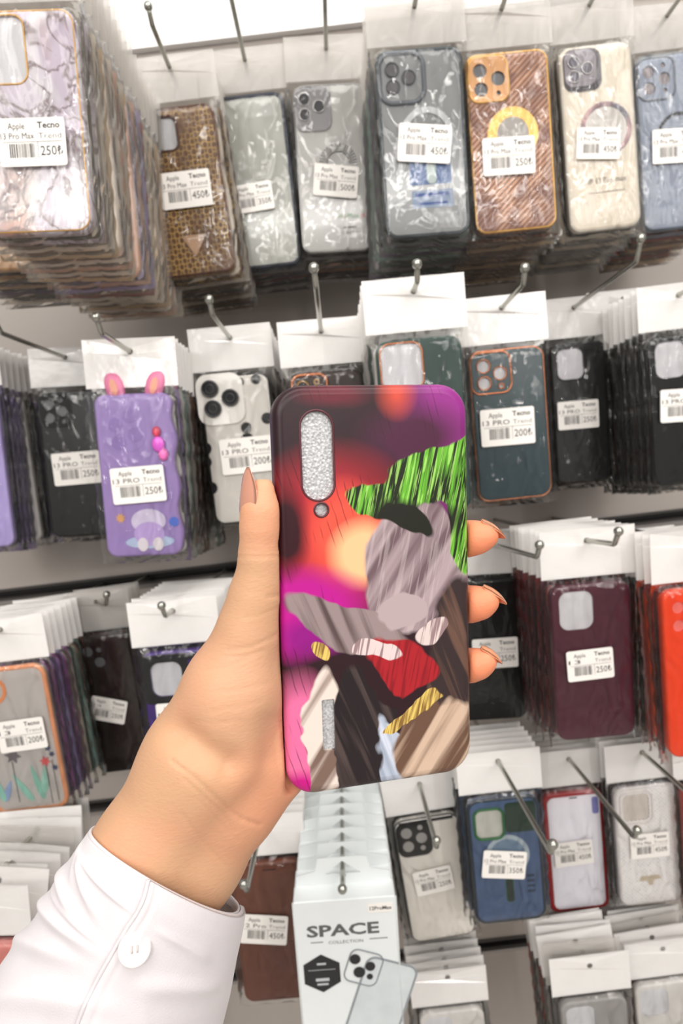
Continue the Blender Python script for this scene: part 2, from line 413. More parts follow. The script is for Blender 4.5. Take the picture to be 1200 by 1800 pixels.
def dress(kind, root, W, H):
    """the case itself with its camera opening, lenses and print; returns nothing"""
    yf = -TH / 2; r = 0.011
    P = lambda *a, **k: plain(*a, **k)
    def body(mat, holes=(), wavy=0.0, name='case'):
        mb = MB(); shell(mb, case_outer(W, H, r, wavy), list(holes), yf, TH); return mb.build(name, mat, root)
    def insert(mat=FOAM, dy=0.0017):
        mb = MB(); slab(mb, rr(W - .004, H - .004, r - .002, 5), yf + dy, yf + dy + 0.003); return mb.build('foam_insert', mat, root)
    L, T = -W / 2, H / 2
    def sq(w=.032, h=.034, x=.0055, z=.006, rad=.008): return rr(w, h, rad, 6, L + x + w / 2, T - z - h / 2)
    def rim(mat, rad=0.0016, name='bumper_rim'):
        mb = MB(); ring2d(mb, rr(W - .001, H - .001, r, 7), rad, yf + 0.0012, 8); return mb
    if kind == 'marble':
        h = sq(.040, .046, .003, .004); b = body(pattern_mat('marble'), [h]); insert()
        mb = MB(); ring2d(mb, h, 0.0007, yf - .0002); mb.build('camera_frame', GOLD, b)
        rim(0).build('gold_edge', GOLD, b) if False else None
        mb = MB(); ring2d(mb, rr(W - .0035, H - .0035, r - .0015, 7), 0.0006, yf + 0.0002, 6); mb.build('gold_edge', GOLD, b)
    elif kind == 'snake':
        h = sq(.031, .034, .008, .009); b = body(pattern_mat('snakeskin'), [h]); insert()
        mb = MB(); ring2d(mb, h, 0.0014, yf); mb.build('camera_frame', P('brown_trim', (92, 54, 36), .35), b)
        mb = MB(); ring2d(mb, rr(W - .004, H - .004, r - .002, 7), 0.0014, yf + 0.0006, 6); mb.build('side_edge', MC['brown_trim'], b)
        zc = -H * 0.31; o = flat(b, 'triangle_badge', P('clear_badge', (206, 170, 140), .15), [(-.013, zc + .009), (0.0, zc - .013), (.013, zc + .009)], yf, .001)
        mb = MB(); quad(mb, -.007, .007, zc + .005, zc + .0062, yf - .0012); mb.build('badge_print', P('badge_ink', (240, 220, 200), .4), b)
    elif kind == 'clear_navy':
        b = body(clear_mat('clear_tpu', (205, 206, 200), 0.55)); insert(P('pale_insert', (206, 205, 196), .6)); mb = rim(0, .0024); mb.build('bumper_rim', P('navy_tpu', (34, 40, 58), .35), b)
        mb = MB(); ring2d(mb, rr(.026, .012, .005, 6, 0.008, T - .010), .003, yf - .0001); 
        flat(b, 'highlight_patch', P('highlight_white', (240, 240, 238), .4), rr(W * .5, .018, .006, 5, W * .12, T - .014), yf + .0012, .0002)  # white patch painted in as a highlight on the clear case
    elif kind == 'rhinestone':
        b = body(clear_mat('clear_tpu2', (222, 220, 216), 0.6)); insert(P('silver_card', (205, 203, 200), .3))
        mb = rim(0, .0014); mb.build('bumper_rim', P('chrome_rim', (150, 148, 146), .2, .6), b)
        f_ = flat(b, 'camera_plate', P('grey_plate', (132, 130, 132), .25, .4), sq(.040, .046, .001, .002, .010), yf, .0012)
        lens_set(b, L + .020, T - .023, 1.0, P('silver_trim', (200, 198, 196), .2, .8), P('lens_dark', (74, 72, 76), .15), yf - .0014, small=False)
        mb = MB()
        lp = sq(.040, .046, .001, .002, .010)
        for i in range(0, len(lp)):
            x0, z0 = lp[i]; x1, z1 = lp[(i + 1) % len(lp)]; d = math.hypot(x1 - x0, z1 - z0); n = max(1, int(d / .0024))
            for k in range(n):
                x, z = x0 + (x1 - x0) * k / n, z0 + (z1 - z0) * k / n; q = .0011
                mb.add([(x - q, yf - .0012, z), (x, yf - .0012, z - q), (x + q, yf - .0012, z), (x, yf - .0012, z + q), (x, yf - .0024, z)], [(0, 1, 4), (1, 2, 4), (2, 3, 4), (3, 0, 4)], False)
        o = mb.build('rhinestone_border', P('rhinestone', (225, 222, 222), .08, .7), b); o['kind'] = 'stuff'
        mb = MB()
        for k in range(4):
            for a in range(0, 181, 9):
                x = .006 + math.cos(math.radians(a)) * (.0125 + k * .0026); z = .006 + math.sin(math.radians(a)) * (.0125 + k * .0026); q = .0011
                mb.add([(x - q, yf - .0002, z), (x, yf - .0002, z - q), (x + q, yf - .0002, z), (x, yf - .0002, z + q), (x, yf - .0014, z)], [(0, 1, 4), (1, 2, 4), (2, 3, 4), (3, 0, 4)], False)
        o = mb.build('rhinestone_arc', P('rhinestone_dark', (140, 138, 140), .1, .7), b); o['kind'] = 'stuff'
        mb = MB(); text_geo('Pro', .0075, .002, -H * .30, yf - .0003, mb); mb.build('model_print', P('olive_ink', (120, 150, 70), .5), b)
        mb = MB(); text_geo('Max', .0075, .013, -H * .30, yf - .0003, mb); mb.build('model_print', P('green_ink', (40, 140, 60), .5), b)
        mb = MB(); text_geo('(6.7)', .0075, .028, -H * .30, yf - .0003, mb, sx=.8); mb.build('model_print', P('red_ink', (190, 60, 50), .5), b)
        mb = MB(); quad(mb, .008, .022, -H * .36, -H * .36 + .0016, yf - .0003); quad(mb, .004, .026, -H * .39, -H * .39 + .0008, yf - .0003); mb.build('model_print', GREYINK, b)
    elif kind == 'smoke':
        b = body(clear_mat('smoked_tpu', (164, 166, 168), 0.6)); insert(P('grey_card', (190, 188, 186), .5))
        mb = rim(0, .0020); mb.build('bumper_rim', P('slate_rim', (70, 78, 82), .25), b)
        mb = MB(); ring2d(mb, sq(.042, .044, .002, .002, .012), .0022, yf - .0004); mb.build('camera_frame', P('slate_clear', (112, 116, 122), .15), b)
        lens_set(b, L + .022, T - .024, .95, P('ring_grey', (90, 90, 94), .2), P('lens_mid', (110, 108, 110), .15), yf - .0006, small=False)
        annulus(b, 'magnet_ring', P('ring_white', (200, 202, 204), .3), .004, .008, .0195, .025, yf)
        flat(b, 'blue_print_card', P('blue_card', (104, 128, 172), .5), rr(.040, .030, .002, 3, .005, -.022), yf + .0001, .0002)
        flat(b, 'magnet_bar', P('bar_pale', (200, 212, 208), .4), rr(.009, .021, .004, 5, .006, -.026), yf - .0003, .0005)
        flat(b, 'text_card', P('pale_blue_card', (150, 166, 190), .5), rr(.040, .016, .001, 3, .006, -.050), yf + .0001, .0002)
        mb = MB(); quad(mb, -.010, .022, -.0475, -.0445, yf - .0003); quad(mb, -.008, .020, -.0555, -.0530, yf - .0003)
        mb.build('card_print', P('blue_ink', (70, 96, 160), .5), b)
    elif kind == 'carbon':
        h = sq(.038, .040, .003, .003, .009)
        cm = (L + .022, T - .023)
        holes = [circ(cm[0] + dx / 1000, cm[1] + dz / 1000, rd / 1000, 18) for dx, dz, rd in ((-8, 8, 6.6), (-8, -8.5, 6.6), (9, 0, 6.6), (8.5, -13, 2.2))]
        b = body(pattern_mat('carbon_gold'), holes); insert(LENSG)
        mb = MB(); ring2d(mb, h, 0.0012, yf); mb.build('camera_frame', GOLD, b)
        flat(b, 'camera_plate', P('copper_plate', (196, 148, 104), .25, .5), h, yf, .0007, holes)
        mb = MB(); ring2d(mb, rr(W - .0022, H - .0022, r - .001, 7), 0.0013, yf + 0.0008, 6); mb.build('gold_edge', GOLD, b)
        annulus(b, 'magnet_ring', GOLD, 0.002, .008, .0155, .0245, yf)
        flat(b, 'ring_centre', P('silver_disc', (186, 182, 178), .5, .0), circ(.002, .008, .0155, 28), yf - .0001, .0002)
    elif kind == 'cream':
        b = body(P('cream_card', (232, 221, 204), .35, var=.01))
        mb = MB(); ring2d(mb, rr(W - .001, H - .001, r, 7), .0016, yf + .002, 6); mb.build('clear_edge', P('pale_edge', (206, 200, 190), .2), b)
        flat(b, 'camera_plate', P('plum_black', (62, 54, 62), .2), sq(.038, .040, .003, .002, .010), yf, .0006)
        flat(b, 'camera_face', P('lilac_grey', (150, 142, 150), .25), sq(.032, .034, .004, .003, .009), yf - .0007, .0003)
        lens_set(b, L + .020, T - .021, .85, P('silver_trim', (200, 198, 196), .2, .8), P('lens_mid2', (110, 104, 116), .15), yf - .0011, small=False)
        annulus(b, 'printed_ring', pattern_mat('iridescent_ring'), .006, .008, .0215, .0262, yf)
        flat(b, 'printed_disc', P('disc_grey', (212, 206, 200), .3), circ(.006, .008, .0215, 30), yf - .0001, .0002)
        mb = MB(); text_geo('IP 13 Pro max', .0076, 0.004, -H * .245, yf - .0003, mb, 'CENTER', sx=.9); mb.build('model_print', P('ink_brown', (84, 76, 74), .6), b)
        mb = MB(); quad(mb, -.016, .022, -H * .298, -H * .298 + .0010, yf - .0003); mb.build('model_print', P('ink_faint', (180, 170, 160), .6), b)
    elif kind == 'blue':
        cm = (L + .022, T - .024); holes = [circ(cm[0] + dx / 1000, cm[1] + dz / 1000, rd / 1000, 18) for dx, dz, rd in ((-8, 8, 6.4), (-8, -8.5, 6.4), (9, 0, 6.4), (8, 13.5, 2.8), (9, -12, 2.4))]
        b = body(P('matte_blue', (156, 164, 180), .5, var=.03), holes); insert(P('pink_grey', (150, 140, 142), .5))
        mb = MB(); ring2d(mb, sq(.040, .043, .002, .002, .010), .0012, yf); mb.build('camera_frame', P('steel_blue_trim', (126, 130, 136), .25, .4), b)
        annulus(b, 'magnet_ring', P('dark_ring', (48, 52, 58), .4), .004, .006, .021, .0245, yf, 0, 360)
        flat(b, 'magnet_bar', MC['dark_ring'], rr(.004, .012, .002, 4, .010, -.022), yf, .0004)
        mb = MB(); ring2d(mb, rr(W - .001, H - .001, r, 7), .0016, yf + .0014, 6); mb.build('side_edge', P('slate_edge', (92, 100, 112), .3), b)
    elif kind in ('black_lens', 'brown_lens'):
        small = kind == 'brown_lens'
        cm = (L + .020, T - .022); holes = [circ(cm[0] + dx / 1000, cm[1] + dz / 1000, rd / 1000, 18) for dx, dz, rd in (((-7, 7.5, 6.2), (-7, -8.5, 6.2), (8.5, -1, 6.2), (8, 12, 2.8), (9, -13, 2.8)) if not small else ((-8, 5, 6.2), (4, -9, 6.2), (5, 6, 3.2)))]
        b = body(P('jet_black', (12, 12, 13), .3) if not small else P('dark_brown_gloss', (44, 32, 30), .12, coat=.4), holes); insert(P('dim_insert', (110, 112, 114), .4))
        if not small:
            mb = MB(); ring2d(mb, sq(.038, .042, .002, .002, .010), .0010, yf); mb.build('camera_frame', P('graphite_trim', (60, 62, 64), .25, .4), b)
            flat(b, 'camera_plate', GLOSSBLK, sq(.036, .040, .003, .003, .009), yf, .0008, holes)
    elif kind == 'bunny':
        b = body(P('lilac_silicone', (166, 140, 200), .35, var=.03), (), wavy=.0022)
        for x, tilt in ((-.016, .15), (.020, -.25)):
            mb = MB(); n = 18; rings = []
            for i in range(9):
                a = math.pi * i / 8; rr_ = .0095 * math.sin(a) ** .7 + 1e-5; zz = T + .0065 - math.cos(a) * .014
                rings.append([(x + rr_ * math.cos(2 * math.pi * k / n) - tilt * (zz - T), -.001 + .42 * rr_ * math.sin(2 * math.pi * k / n), zz) for k in range(n)])
            mb.loft(rings); e = mb.build('rounded_ear', P('pink_silicone', (226, 132, 168), .4), b)
            flat(e, 'ear_lining', P('peach_silicone', (232, 164, 140), .5), [(x + .0036 * math.cos(t_) - tilt * (.006 + .008 * math.sin(t_)), T + .0065 + .0078 * math.sin(t_)) for t_ in [k * math.pi / 10 for k in range(20)]], -.0045, .0006)
        for (dx, dz) in ((-.018, .050), (-.004, .058), (-.016, .033), (.000, .040)):
            flat(b, 'camera_dimple', P('deep_lilac', (150, 122, 188), .3), circ(dx, dz, .0072, 22), yf, .0006)
        flat(b, 'camera_bump', P('lilac_mid', (160, 134, 196), .3), sq(.044, .050, .004, .006, .018), yf, .0003)
        for q, (x, z, s_, c) in enumerate(((.022, .030, .0065, (214, 96, 200)), (.026, .020, .0050, (240, 120, 190)), (.021, .042, .0042, (226, 84, 110)))):
            mb = MB(); rings = []
            for i in range(7):
                a = math.pi * i / 6; rings.append([(x + s_ * math.sin(a) * math.cos(2 * math.pi * k / 14), yf - .002 + .4 * s_ * math.sin(a) * math.sin(2 * math.pi * k / 14), z - s_ * 1.25 * math.cos(a)) for k in range(14)])
            mb.loft(rings); mb.build('charm_bead', P('charm_%s' % 'abc'[q], c, .25), b)
        dep = [0]
        def blob(nm, c, x, z, a, b_): dep[0] += 1; flat(b, nm, P('print_' + nm, c, .4), [(x + a * math.cos(k * math.pi / 12), z + b_ * math.sin(k * math.pi / 12)) for k in range(24)], yf - .00025 * dep[0], .0002)
        blob('pale_oval', (224, 214, 236), .006, -H * .28, .017, .012)
        blob('cloud_print', (190, 206, 232), .006, -H * .41, .024, .0065)
        blob('soft_patch', (198, 172, 226), .006, -H * .36, .015, .012)
        for x in (-.001, .014): blob('white_spot', (240, 232, 236), x, -H * .425, .0052, .0068)
        flat(b, 'orange_star', P('orange_print', (234, 176, 110), .4), [(-.021 + (.0052 if k % 2 else .003) * math.cos(k * math.pi / 8), -H * .255 + (.0052 if k % 2 else .003) * math.sin(k * math.pi / 8)) for k in range(16)], yf - .0001, .0003)
        blob('blue_dot', (86, 120, 214), .031, -H * .29, .0047, .0047)
        insert(P('lilac_insert', (190, 170, 214), .5))
    elif kind == 'dots':
        b = body(pattern_mat('dots')); insert()
        mb = rim(0, .0013); mb.build('bumper_rim', BLACK, b)
        h = sq(.050, .054, -.004, -.003, .013)
        flat(b, 'camera_frame', P('white_gloss', (236, 232, 226), .25), h, yf, .003)
        for dx, dz in ((-9, 11), (-8, -10), (11.5, 0)):
            x, z = L + .0205 + dx / 1000, T - .0235 + dz / 1000
            mb = MB(); slab(mb, circ(x, z, .0092, 24), yf - .0062, yf - .003); o = mb.build('camera_lens', GLOSSBLK, b)
            mb = MB(); ring2d(mb, circ(x, z, .0082, 24), .001, yf - .0062); ring2d(mb, circ(x, z, .0044, 18), .0007, yf - .0063); mb.build('lens_ring', P('lens_rim_black', (56, 54, 56), .15), o)
    elif kind == 'gold_clear':
        b = body(clear_mat('smoky', (90, 80, 76), .6)); insert(P('taupe', (130, 118, 112), .5))
        mb = MB(); ring2d(mb, sq(.036, .038, .003, .003, .009), .0018, yf); mb.build('camera_frame', ROSE, b)
        lens_set(b, L + .021, T - .022, .9, GOLD, P('lens_dark', (74, 72, 76), .15), yf - .0004)
        mb = rim(0, .0016); mb.build('bumper_rim', P('smoke_rim', (64, 56, 54), .3), b)
    elif kind == 'green_square':
        h = sq(.037, .040, .003, .003, .009); b = body(P('forest_green', (44, 70, 64), .4), [h]); insert()
        mb = MB(); ring2d(mb, h, .0009, yf - .0002); mb.build('camera_frame', ROSE, b)
    elif kind == 'teal':
        cm = (L + .022, T - .023); holes = [circ(cm[0] + dx / 1000, cm[1] + dz / 1000, rd / 1000, 18) for dx, dz, rd in ((-8, 8, 6.6), (-8, -8.5, 6.6), (8, 0, 6.6), (8.5, -12.5, 2.6))]
        b = body(P('teal_gloss', (52, 72, 78), .25, var=.1), holes); insert()
        mb = MB(); ring2d(mb, sq(.040, .040, .001, .002, .009), .0013, yf)
        mb.build('camera_frame', ROSE, b)
        for h_ in holes: 
            mb = MB(); ring2d(mb, h_, .0008, yf - .0003); mb.build('lens_ring', ROSE, b)
        mb = MB(); ring2d(mb, rr(W - .001, H - .001, r, 7), .0011, yf + .0012, 6); mb.build('gold_edge', ROSE, b)
    elif kind in ('black_square', 'black_square2', 'burgundy', 'black_plain'):
        h = sq(.032, .037, .007, .006, .009)
        m_ = {'black_square': P('satin_black', (14, 13, 14), .5), 'black_square2': P('gloss_jet', (9, 9, 10), .18, coat=.3), 'burgundy': P('burgundy_tpu', (84, 28, 46), .38, var=.05), 'black_plain': P('deep_black', (11, 10, 11), .4)}[kind]
        b = body(m_, [h]); insert(P('bright_foam', (222, 220, 224), .7) if kind != 'black_plain' else BLACK)
        if kind == 'black_square': mb = MB(); ring2d(mb, h, .0009, yf); mb.build('camera_frame', BLACK, b)
    elif kind == 'floral':
        b = body(clear_mat('frost_clear', (214, 208, 204), .8)); insert(P('grey_insert', (206, 202, 200), .5))
        mb = rim(0, .0026); mb.build('bumper_rim', P('orange_rim', (238, 164, 120), .35), b)
        annulus(b, 'orange_ring', P('orange_petal', (236, 150, 96), .4), L + .018, T - .022, .012, .0155, yf, 0, 360)
        flat(b, 'orange_bloom', P('deep_orange', (232, 122, 60), .4), circ(L + .018, T - .026, .006, 16), yf, .0004)
        for k, (x, z, ln, a, c, nm) in enumerate(((.010, -.048, .040, 12, (142, 196, 178), 'teal_leaf'), (-.006, -.052, .036, 28, (150, 204, 188), 'teal_leaf'), (.018, -.046, .030, -8, (160, 206, 190), 'teal_leaf'), (-.022, -.054, .024, -24, (150, 170, 210), 'blue_leaf'), (-.030, -.05, .03, 12, (150, 204, 188), 'teal_leaf'))):
            A = math.radians(a); lp = []
            for i in range(20):
                t_ = i / 20 * 2 * math.pi; u, v_ = ln / 2 * math.cos(t_), .0032 * math.sin(t_) * (1 - .5 * math.cos(t_))
                lp.append((x + -u * math.sin(A) + v_ * math.cos(A), z + u * math.cos(A) + v_ * math.sin(A)))
            flat(b, nm, P(nm + str(k), c, .5), lp, yf - .0001 * k, .0003)
        for x, z, c, nm, rad in ((.022, -.026, (224, 96, 96), 'red_tulip', .006), (.027, -.012, (70, 78, 110), 'navy_sprig', .004), (.030, -.019, (70, 78, 110), 'navy_sprig', .0035), (.031, -.034, (70, 78, 110), 'navy_sprig', .0035), (.014, .014, (232, 140, 90), 'orange_flower', .006), (-.010, -.016, (120, 112, 116), 'grey_bloom', .009)):
            lp = [(x + rad * (1 if k % 2 else .5) * math.cos(k * math.pi / 6 + .3), z + rad * (1 if k % 2 else .5) * math.sin(k * math.pi / 6 + .3)) for k in range(12)]
            flat(b, nm, P('pr_' + nm, c, .5), lp, yf - .0006, .0003)
        for x, z in ((.022, -.050), (.029, -.048), (-.012, -.045)):
            flat(b, 'stem', P('stem_grey', (120, 120, 116), .5), rr(.0008, .045, .0003, 2, x, z), yf - .0004, .0002)
    elif kind == 'black_purple':
        h = sq(.031, .035, .009, .010, .009); b = body(P('violet_tpu', (74, 44, 128), .3), [h]); insert()
        flat(b, 'camera_plate', BLACK, rr(.046, .050, .004, 5, L + .024, T - .027), yf, .0008, [h])
        flat(b, 'top_band', P('soft_black', (32, 32, 36), .3), rr(W - .006, .006, .002, 4, 0, T - .006), yf - .0009, .0006)
    elif kind == 'orange_red':
        cm = (L + .022, T - .024); holes = [circ(cm[0] + dx / 1000, cm[1] + dz / 1000, rd / 1000, 18) for dx, dz, rd in ((-8, 8, 5.5), (-8, -8.5, 5.5))]
        b = body(P('neon_orange', (252, 72, 20), .35, var=.03), holes); insert(P('pink_insert', (250, 130, 120), .5))
    elif kind == 'coral':
        h = sq(.034, .036); b = body(P('coral_tpu', (232, 150, 142), .4), [h]); insert()
    elif kind == 'wallet':
        b = body(pattern_mat('leather_brown'))
        flat(b, 'speaker_slot', P('slot_brown', (66, 34, 22), .5), rr(.014, .0016, .0007, 3, 0.004, T - .008), yf, .0002)
        mb = MB(); ring2d(mb, rr(W - .006, H - .006, r - .003, 6), .0004, yf, 5); mb.build('stitching', P('stitch_brown', (90, 46, 30), .5), b)
        flat(b, 'lower_flap', P('leather_dark', (112, 60, 42), .45), rr(W - .010, H * .4, .004, 4, 0, -H * .27), yf - .0001, .0005)
    elif kind == 'white_cam':
        b = body(P('frost_white', (250, 244, 236), .35, var=.02)); insert()
        cm = (L + .021, T - .022)
        pl = flat(b, 'camera_plate', BLACK, sq(.040, .042, .001, .002, .010), yf, .0014)
        for dx, dz, rd in ((-8, 8, 6.4), (-8, -8.5, 6.4), (8.5, 0, 6.4), (8.5, 13, 3), (8.5, -12.5, 3)):
            mb = MB(); slab(mb, circ(cm[0] + dx / 1000, cm[1] + dz / 1000, rd / 1000, 18), yf - .0018, yf - .0014); mb.build('camera_lens', P('lens_pale', (176, 172, 170), .2), pl)
        mb = MB(); ring2d(mb, rr(W - .001, H - .001, r, 7), .0013, yf + .002, 6); mb.build('side_edge', P('charcoal_edge', (50, 50, 54), .3), b)
        flat(b, 'top_band', P('soft_black', (32, 32, 36), .3), rr(W - .012, .0035, .001, 3, 0, T - .003), yf - .0001, .0006)
    elif kind == 'blue_green':
        h = sq(.031, .034, .006, .010, .008); b = body(P('denim_blue', (74, 96, 132), .35, var=.1), [h]); insert(P('pale_insert', (206, 205, 196), .6))
        mb = MB(); ring2d(mb, h, .0016, yf); mb.build('camera_frame', P('green_trim', (34, 110, 56), .3), b)
        flat(b, 'green_panel', P('dark_green_panel', (20, 52, 36), .35), rr(W * .44, .034, .004, 4, W * .24, T - .022), yf, .0003)
        mb = MB(); ring2d(mb, rr(W - .001, H - .001, r, 7), .0022, yf + .0014, 6); mb.build('bumper_rim', P('dark_slate', (42, 54, 66), .3), b)
        annulus(b, 'magnet_ring', P('pale_ring', (176, 190, 198), .2), .001, .006, .019, .0235, yf, 0, 360)
        flat(b, 'ring_centre', P('steel_blue', (120, 142, 166), .3), circ(.001, .006, .019, 28), yf - .0001, .0003)
        flat(b, 'magnet_bar', P('dark_bar', (26, 42, 38), .3), rr(.0075, .028, .003, 4, .001, -.034), yf, .0004)
        mb = MB(); ring2d(mb, rr(.0078, .0284, .003, 4, .001, -.034), .0005, yf); mb.build('bar_outline', MC['green_trim'], b)
        for z in (-.020, -.026, -.032, -.038): flat(b, 'side_print', P('navy_print', (42, 58, 84), .4), rr(.008, .003, .0004, 2, W * .32, z), yf, .0003)
    elif kind == 'red_frame':
        b = body(P('crimson_tpu', (160, 34, 36), .3)); flat(b, 'white_screen_card', P('card_lilac', (246, 243, 250), .35, var=.01), rr(W - .011, H - .011, .008, 6), yf, .0006)
        flat(b, 'corner_patch', P('periwinkle', (128, 130, 190), .4), rr(.008, .022, .003, 4, W / 2 - .011, T - .020), yf - .0007, .0003)
        flat(b, 'speaker_slot', BLACK, rr(.010, .0013, .0006, 3, 0, T - .0075), yf - .0007, .0003)
    elif kind == 'glitter':
        h = sq(.031, .033, .009, .009, .006); b = body(pattern_mat('glitter'), [h]); insert(P('beige_insert', (216, 206, 198), .6))
        mb = MB(); ring2d(mb, sq(.038, .040, .0055, .0055, .009), .0014, yf); mb.build('camera_frame', P('frost_trim', (228, 222, 220), .2), b)
        mb = MB(); ring2d(mb, rr(W - .002, H - .002, r, 7), .0022, yf + .0012, 6); mb.build('bumper_rim', MC['frost_trim'], b)
        flat(b, 'beige_logo_tab', P('tab_beige', (206, 190, 168), .5), [(-.014, -H * .30), (-.012, -H * .26), (.010, -H * .26), (.012, -H * .29), (.003, -H * .30), (.002, -H * .34), (-.003, -H * .34), (-.004, -H * .30)], yf, .0005)
    else:                                           # plain coloured case
        col = {'lilac': (188, 172, 226), 'red': (170, 50, 40), 'white': (228, 224, 220), 'gold': (190, 150, 110), 'grey': (170, 166, 164)}[kind]
        h = sq(); b = body(P('tpu_' + kind, col, .35), [h]); insert()

def solve(top, bot, wpx, W):
    Y = -0.3
    for _ in range(30):
        a, b = at_y(*top, Y), at_y(*bot, Y); c = (a + b) / 2; ax = (a - b).normalized(); xd = Vector((ax.z, 0, -ax.x))
        p, q = proj(c - xd * W / 2), proj(c + xd * W / 2); cur = math.dist(p, q)
        dist = (Y - CAM.y) * cur / wpx; Y = CAM.y + dist
    return Y, a, b
ORD = ['second', 'third', 'fourth', 'fifth', 'sixth', 'seventh', 'eighth', 'ninth', 'tenth', 'eleventh', 'twelfth', 'thirteenth', 'fourteenth', 'fifteenth', 'sixteenth']
SIMPLE = {}
PAL = dict(red=(150, 40, 36), dred=(110, 26, 34), black=(14, 13, 14), dark=(40, 33, 33), brown=(112, 72, 50), gold=(222, 186, 140), cream=(238, 224, 206), white=(226, 222, 218), peach=(226, 176, 150),
           lilac=(180, 164, 220), navy=(40, 48, 70), green=(50, 84, 74), teal=(140, 176, 168), grey=(150, 146, 144), pink=(224, 160, 176), purple=(90, 60, 110), magenta=(196, 110, 190), blue=(96, 116, 150), orange=(244, 84, 30), clear=(200, 196, 190), coral=(228, 140, 132))
def simple_case(W, H, col):
    k = (round(W, 4), round(H, 4), col)
    if k not in SIMPLE:
        m = clear_mat('tpu_clear_stack', (206, 202, 196), .6) if col == 'clear' else plain('stack_' + col, PAL[col], .35)
        mb = MB(); shell(mb, case_outer(W, H, .011), [rr(.032, .034, .008, 5, -W / 2 + .022, H / 2 - .023)], -TH / 2, TH); me = bpy.data.meshes.new('case'); me.from_pydata(mb.v, [], mb.f); me.polygons.foreach_set('use_smooth', mb.sm); me.materials.append(m)
        SIMPLE[k] = me
    return SIMPLE[k]
TOTAL = [0]
TILT5 = math.tan(math.radians(5))
def hook(hole, L, yaw, short, bend=0.014, drop=0.0):
    """steel peg from the wall out through the header holes, its tip bent upwards"""
    mb = MB(); d = Vector((math.sin(yaw), -math.cos(yaw), TILT5)).normalized()
    back = Vector((hole.x - math.tan(yaw) * 0, 0.004, hole.z - TILT5 * (0.004 - hole.y)))
    tip = hole + d * L; pts = [back, back.lerp(hole, .5), hole + Vector((0, 0.002, 0)), hole.lerp(tip, .5), tip]
    e = d * 0.6 + Vector((0, 0, 1.0)); e.normalize()
    pts += [tip + d * .002 + Vector((0, 0, .001)), tip + d * .002 + e * bend * .6, tip + d * .002 + e * bend]
    R = .0024; rad = [R] * len(pts)
    tube(mb, pts, rad, 10)
    c = pts[-1]; n = 12; rings = []
    for i in range(9):
        a = math.pi * i / 8; rings.append([c + Vector((.0042 * math.sin(a) * math.cos(2 * math.pi * k / n), .0042 * math.sin(a) * math.sin(2 * math.pi * k / n), .0042 * -math.cos(a))) for k in range(n)])
    mb.loft(rings)
    o = mb.build('display_hook', STEEL)
    tag(o, 'steel wall hook with rounded tip carrying the %s' % short, 'hook', 'display hooks')
def stack(kind, short, label, top, bot, wpx, W, n, cols, hk=(0.08, 0), sp=0.0145, stick=None, head='w', film=None, hookbend=.014, model='13 PRO', price='250₺', jx=.0025, messy=False):
    Y, a, b = solve(top, bot, wpx, W); H = (a - b).length
    c = (a + b) / 2; ax = (a - b).normalized(); tilt = math.atan2(ax.x, ax.z)
    mw = Matrix.Translation(c) @ Matrix.Rotation(tilt, 4, 'Y')
    if H < .10 or H > .19 or Y > -.01: print('CHECK', short, 'Y %.3f H %.3f tilt %.1f' % (Y, H, math.degrees(tilt)))
    grp = 'cases on the hook of the %s' % short
    root = empty('packaged_phone_case', mw, label, 'phone case', grp); TOTAL[0] += 1
    dress(kind, root, W, H)
    film = film or FILM
    bag = bag_mesh(W, H, TH + .004, hash(short) % 1000 if False else sum(map(ord, short))).build('clear_bag', film, root)
    hmat = HEADW if head == 'w' else HEADG
    hd = header_mesh(W, H, sum(map(ord, short))).build('bag_header', hmat, root)
    if stick:
        (sx, sy), swp, ang = stick[:3]; yw = Y - TH / 2 - .0036
        A = math.radians(ang); p, q = at_y(sx - swp / 2 * math.cos(A), sy - swp / 2 * math.sin(A), yw), at_y(sx + swp / 2 * math.cos(A), sy + swp / 2 * math.sin(A), yw)
        inv = mw.inverted(); p, q = inv @ p, inv @ q; m_ = (p + q) / 2
        sticker(root, m_.x, m_.z, (q - p).length, math.atan2(q.z - p.z, q.x - p.x), m_.y, model, price)
    hole = mw @ Vector((0, 0, H / 2 + HOLE))
    # the rest of the stack, one by one
    bag2 = bag.data
    if head == 'g': bag2 = bag.data.copy(); bag2.materials[0] = FILMG
    hd2 = hd.data.copy(); hd2.materials[0] = HEADG if head == 'w' else HEADW
    if not messy and head == 'w': hd2 = hd.data
    if head == 'g': hd2 = hd.data
    hr = H / 2 + HOLE
    for i in range(n):
        y = Y + (i + 1) * sp
        if y > -.010: break
        ti = tilt + rng.uniform(-.03, .03)
        hp = Vector((hole.x + rng.uniform(-jx, jx) * .3, y, hole.z - (i + 1) * sp * TILT5 + rng.uniform(-.0006, .0006)))
        cc = hp - Vector((math.sin(ti), 0, math.cos(ti))) * hr
        m2 = Matrix.Translation(cc) @ Matrix.Rotation(ti, 4, 'Y')
        r = empty('packaged_phone_case', m2, 'bagged %s case, %s from the front behind the %s' % (COLN.get(cols[i % len(cols)], cols[i % len(cols)]), ORD[i], short), 'phone case', grp); TOTAL[0] += 1
        link('case', simple_case(W, H, cols[i % len(cols)]), r); link('clear_bag', bag2, r); hh = link('bag_header', hd.data if rng.random() < .6 else hd2, r)
        if messy: hh.data = hd.data if rng.random() < .6 else hd2; hh.matrix_local = Matrix.Translation((0, 0, H / 2)) @ Matrix.Rotation(rng.uniform(-.22, .10), 4, 'X') @ Matrix.Rotation(rng.uniform(-.09, .09), 4, 'Y') @ Matrix.Translation((0, 0, -H / 2))
    if hk: hook(hole, hk[0], math.radians(hk[1]), short, hookbend)
COLN = dict(dred='dark red', dark='dark brown', clear='see-through')

PM, PR = .080, .0745
S = stack
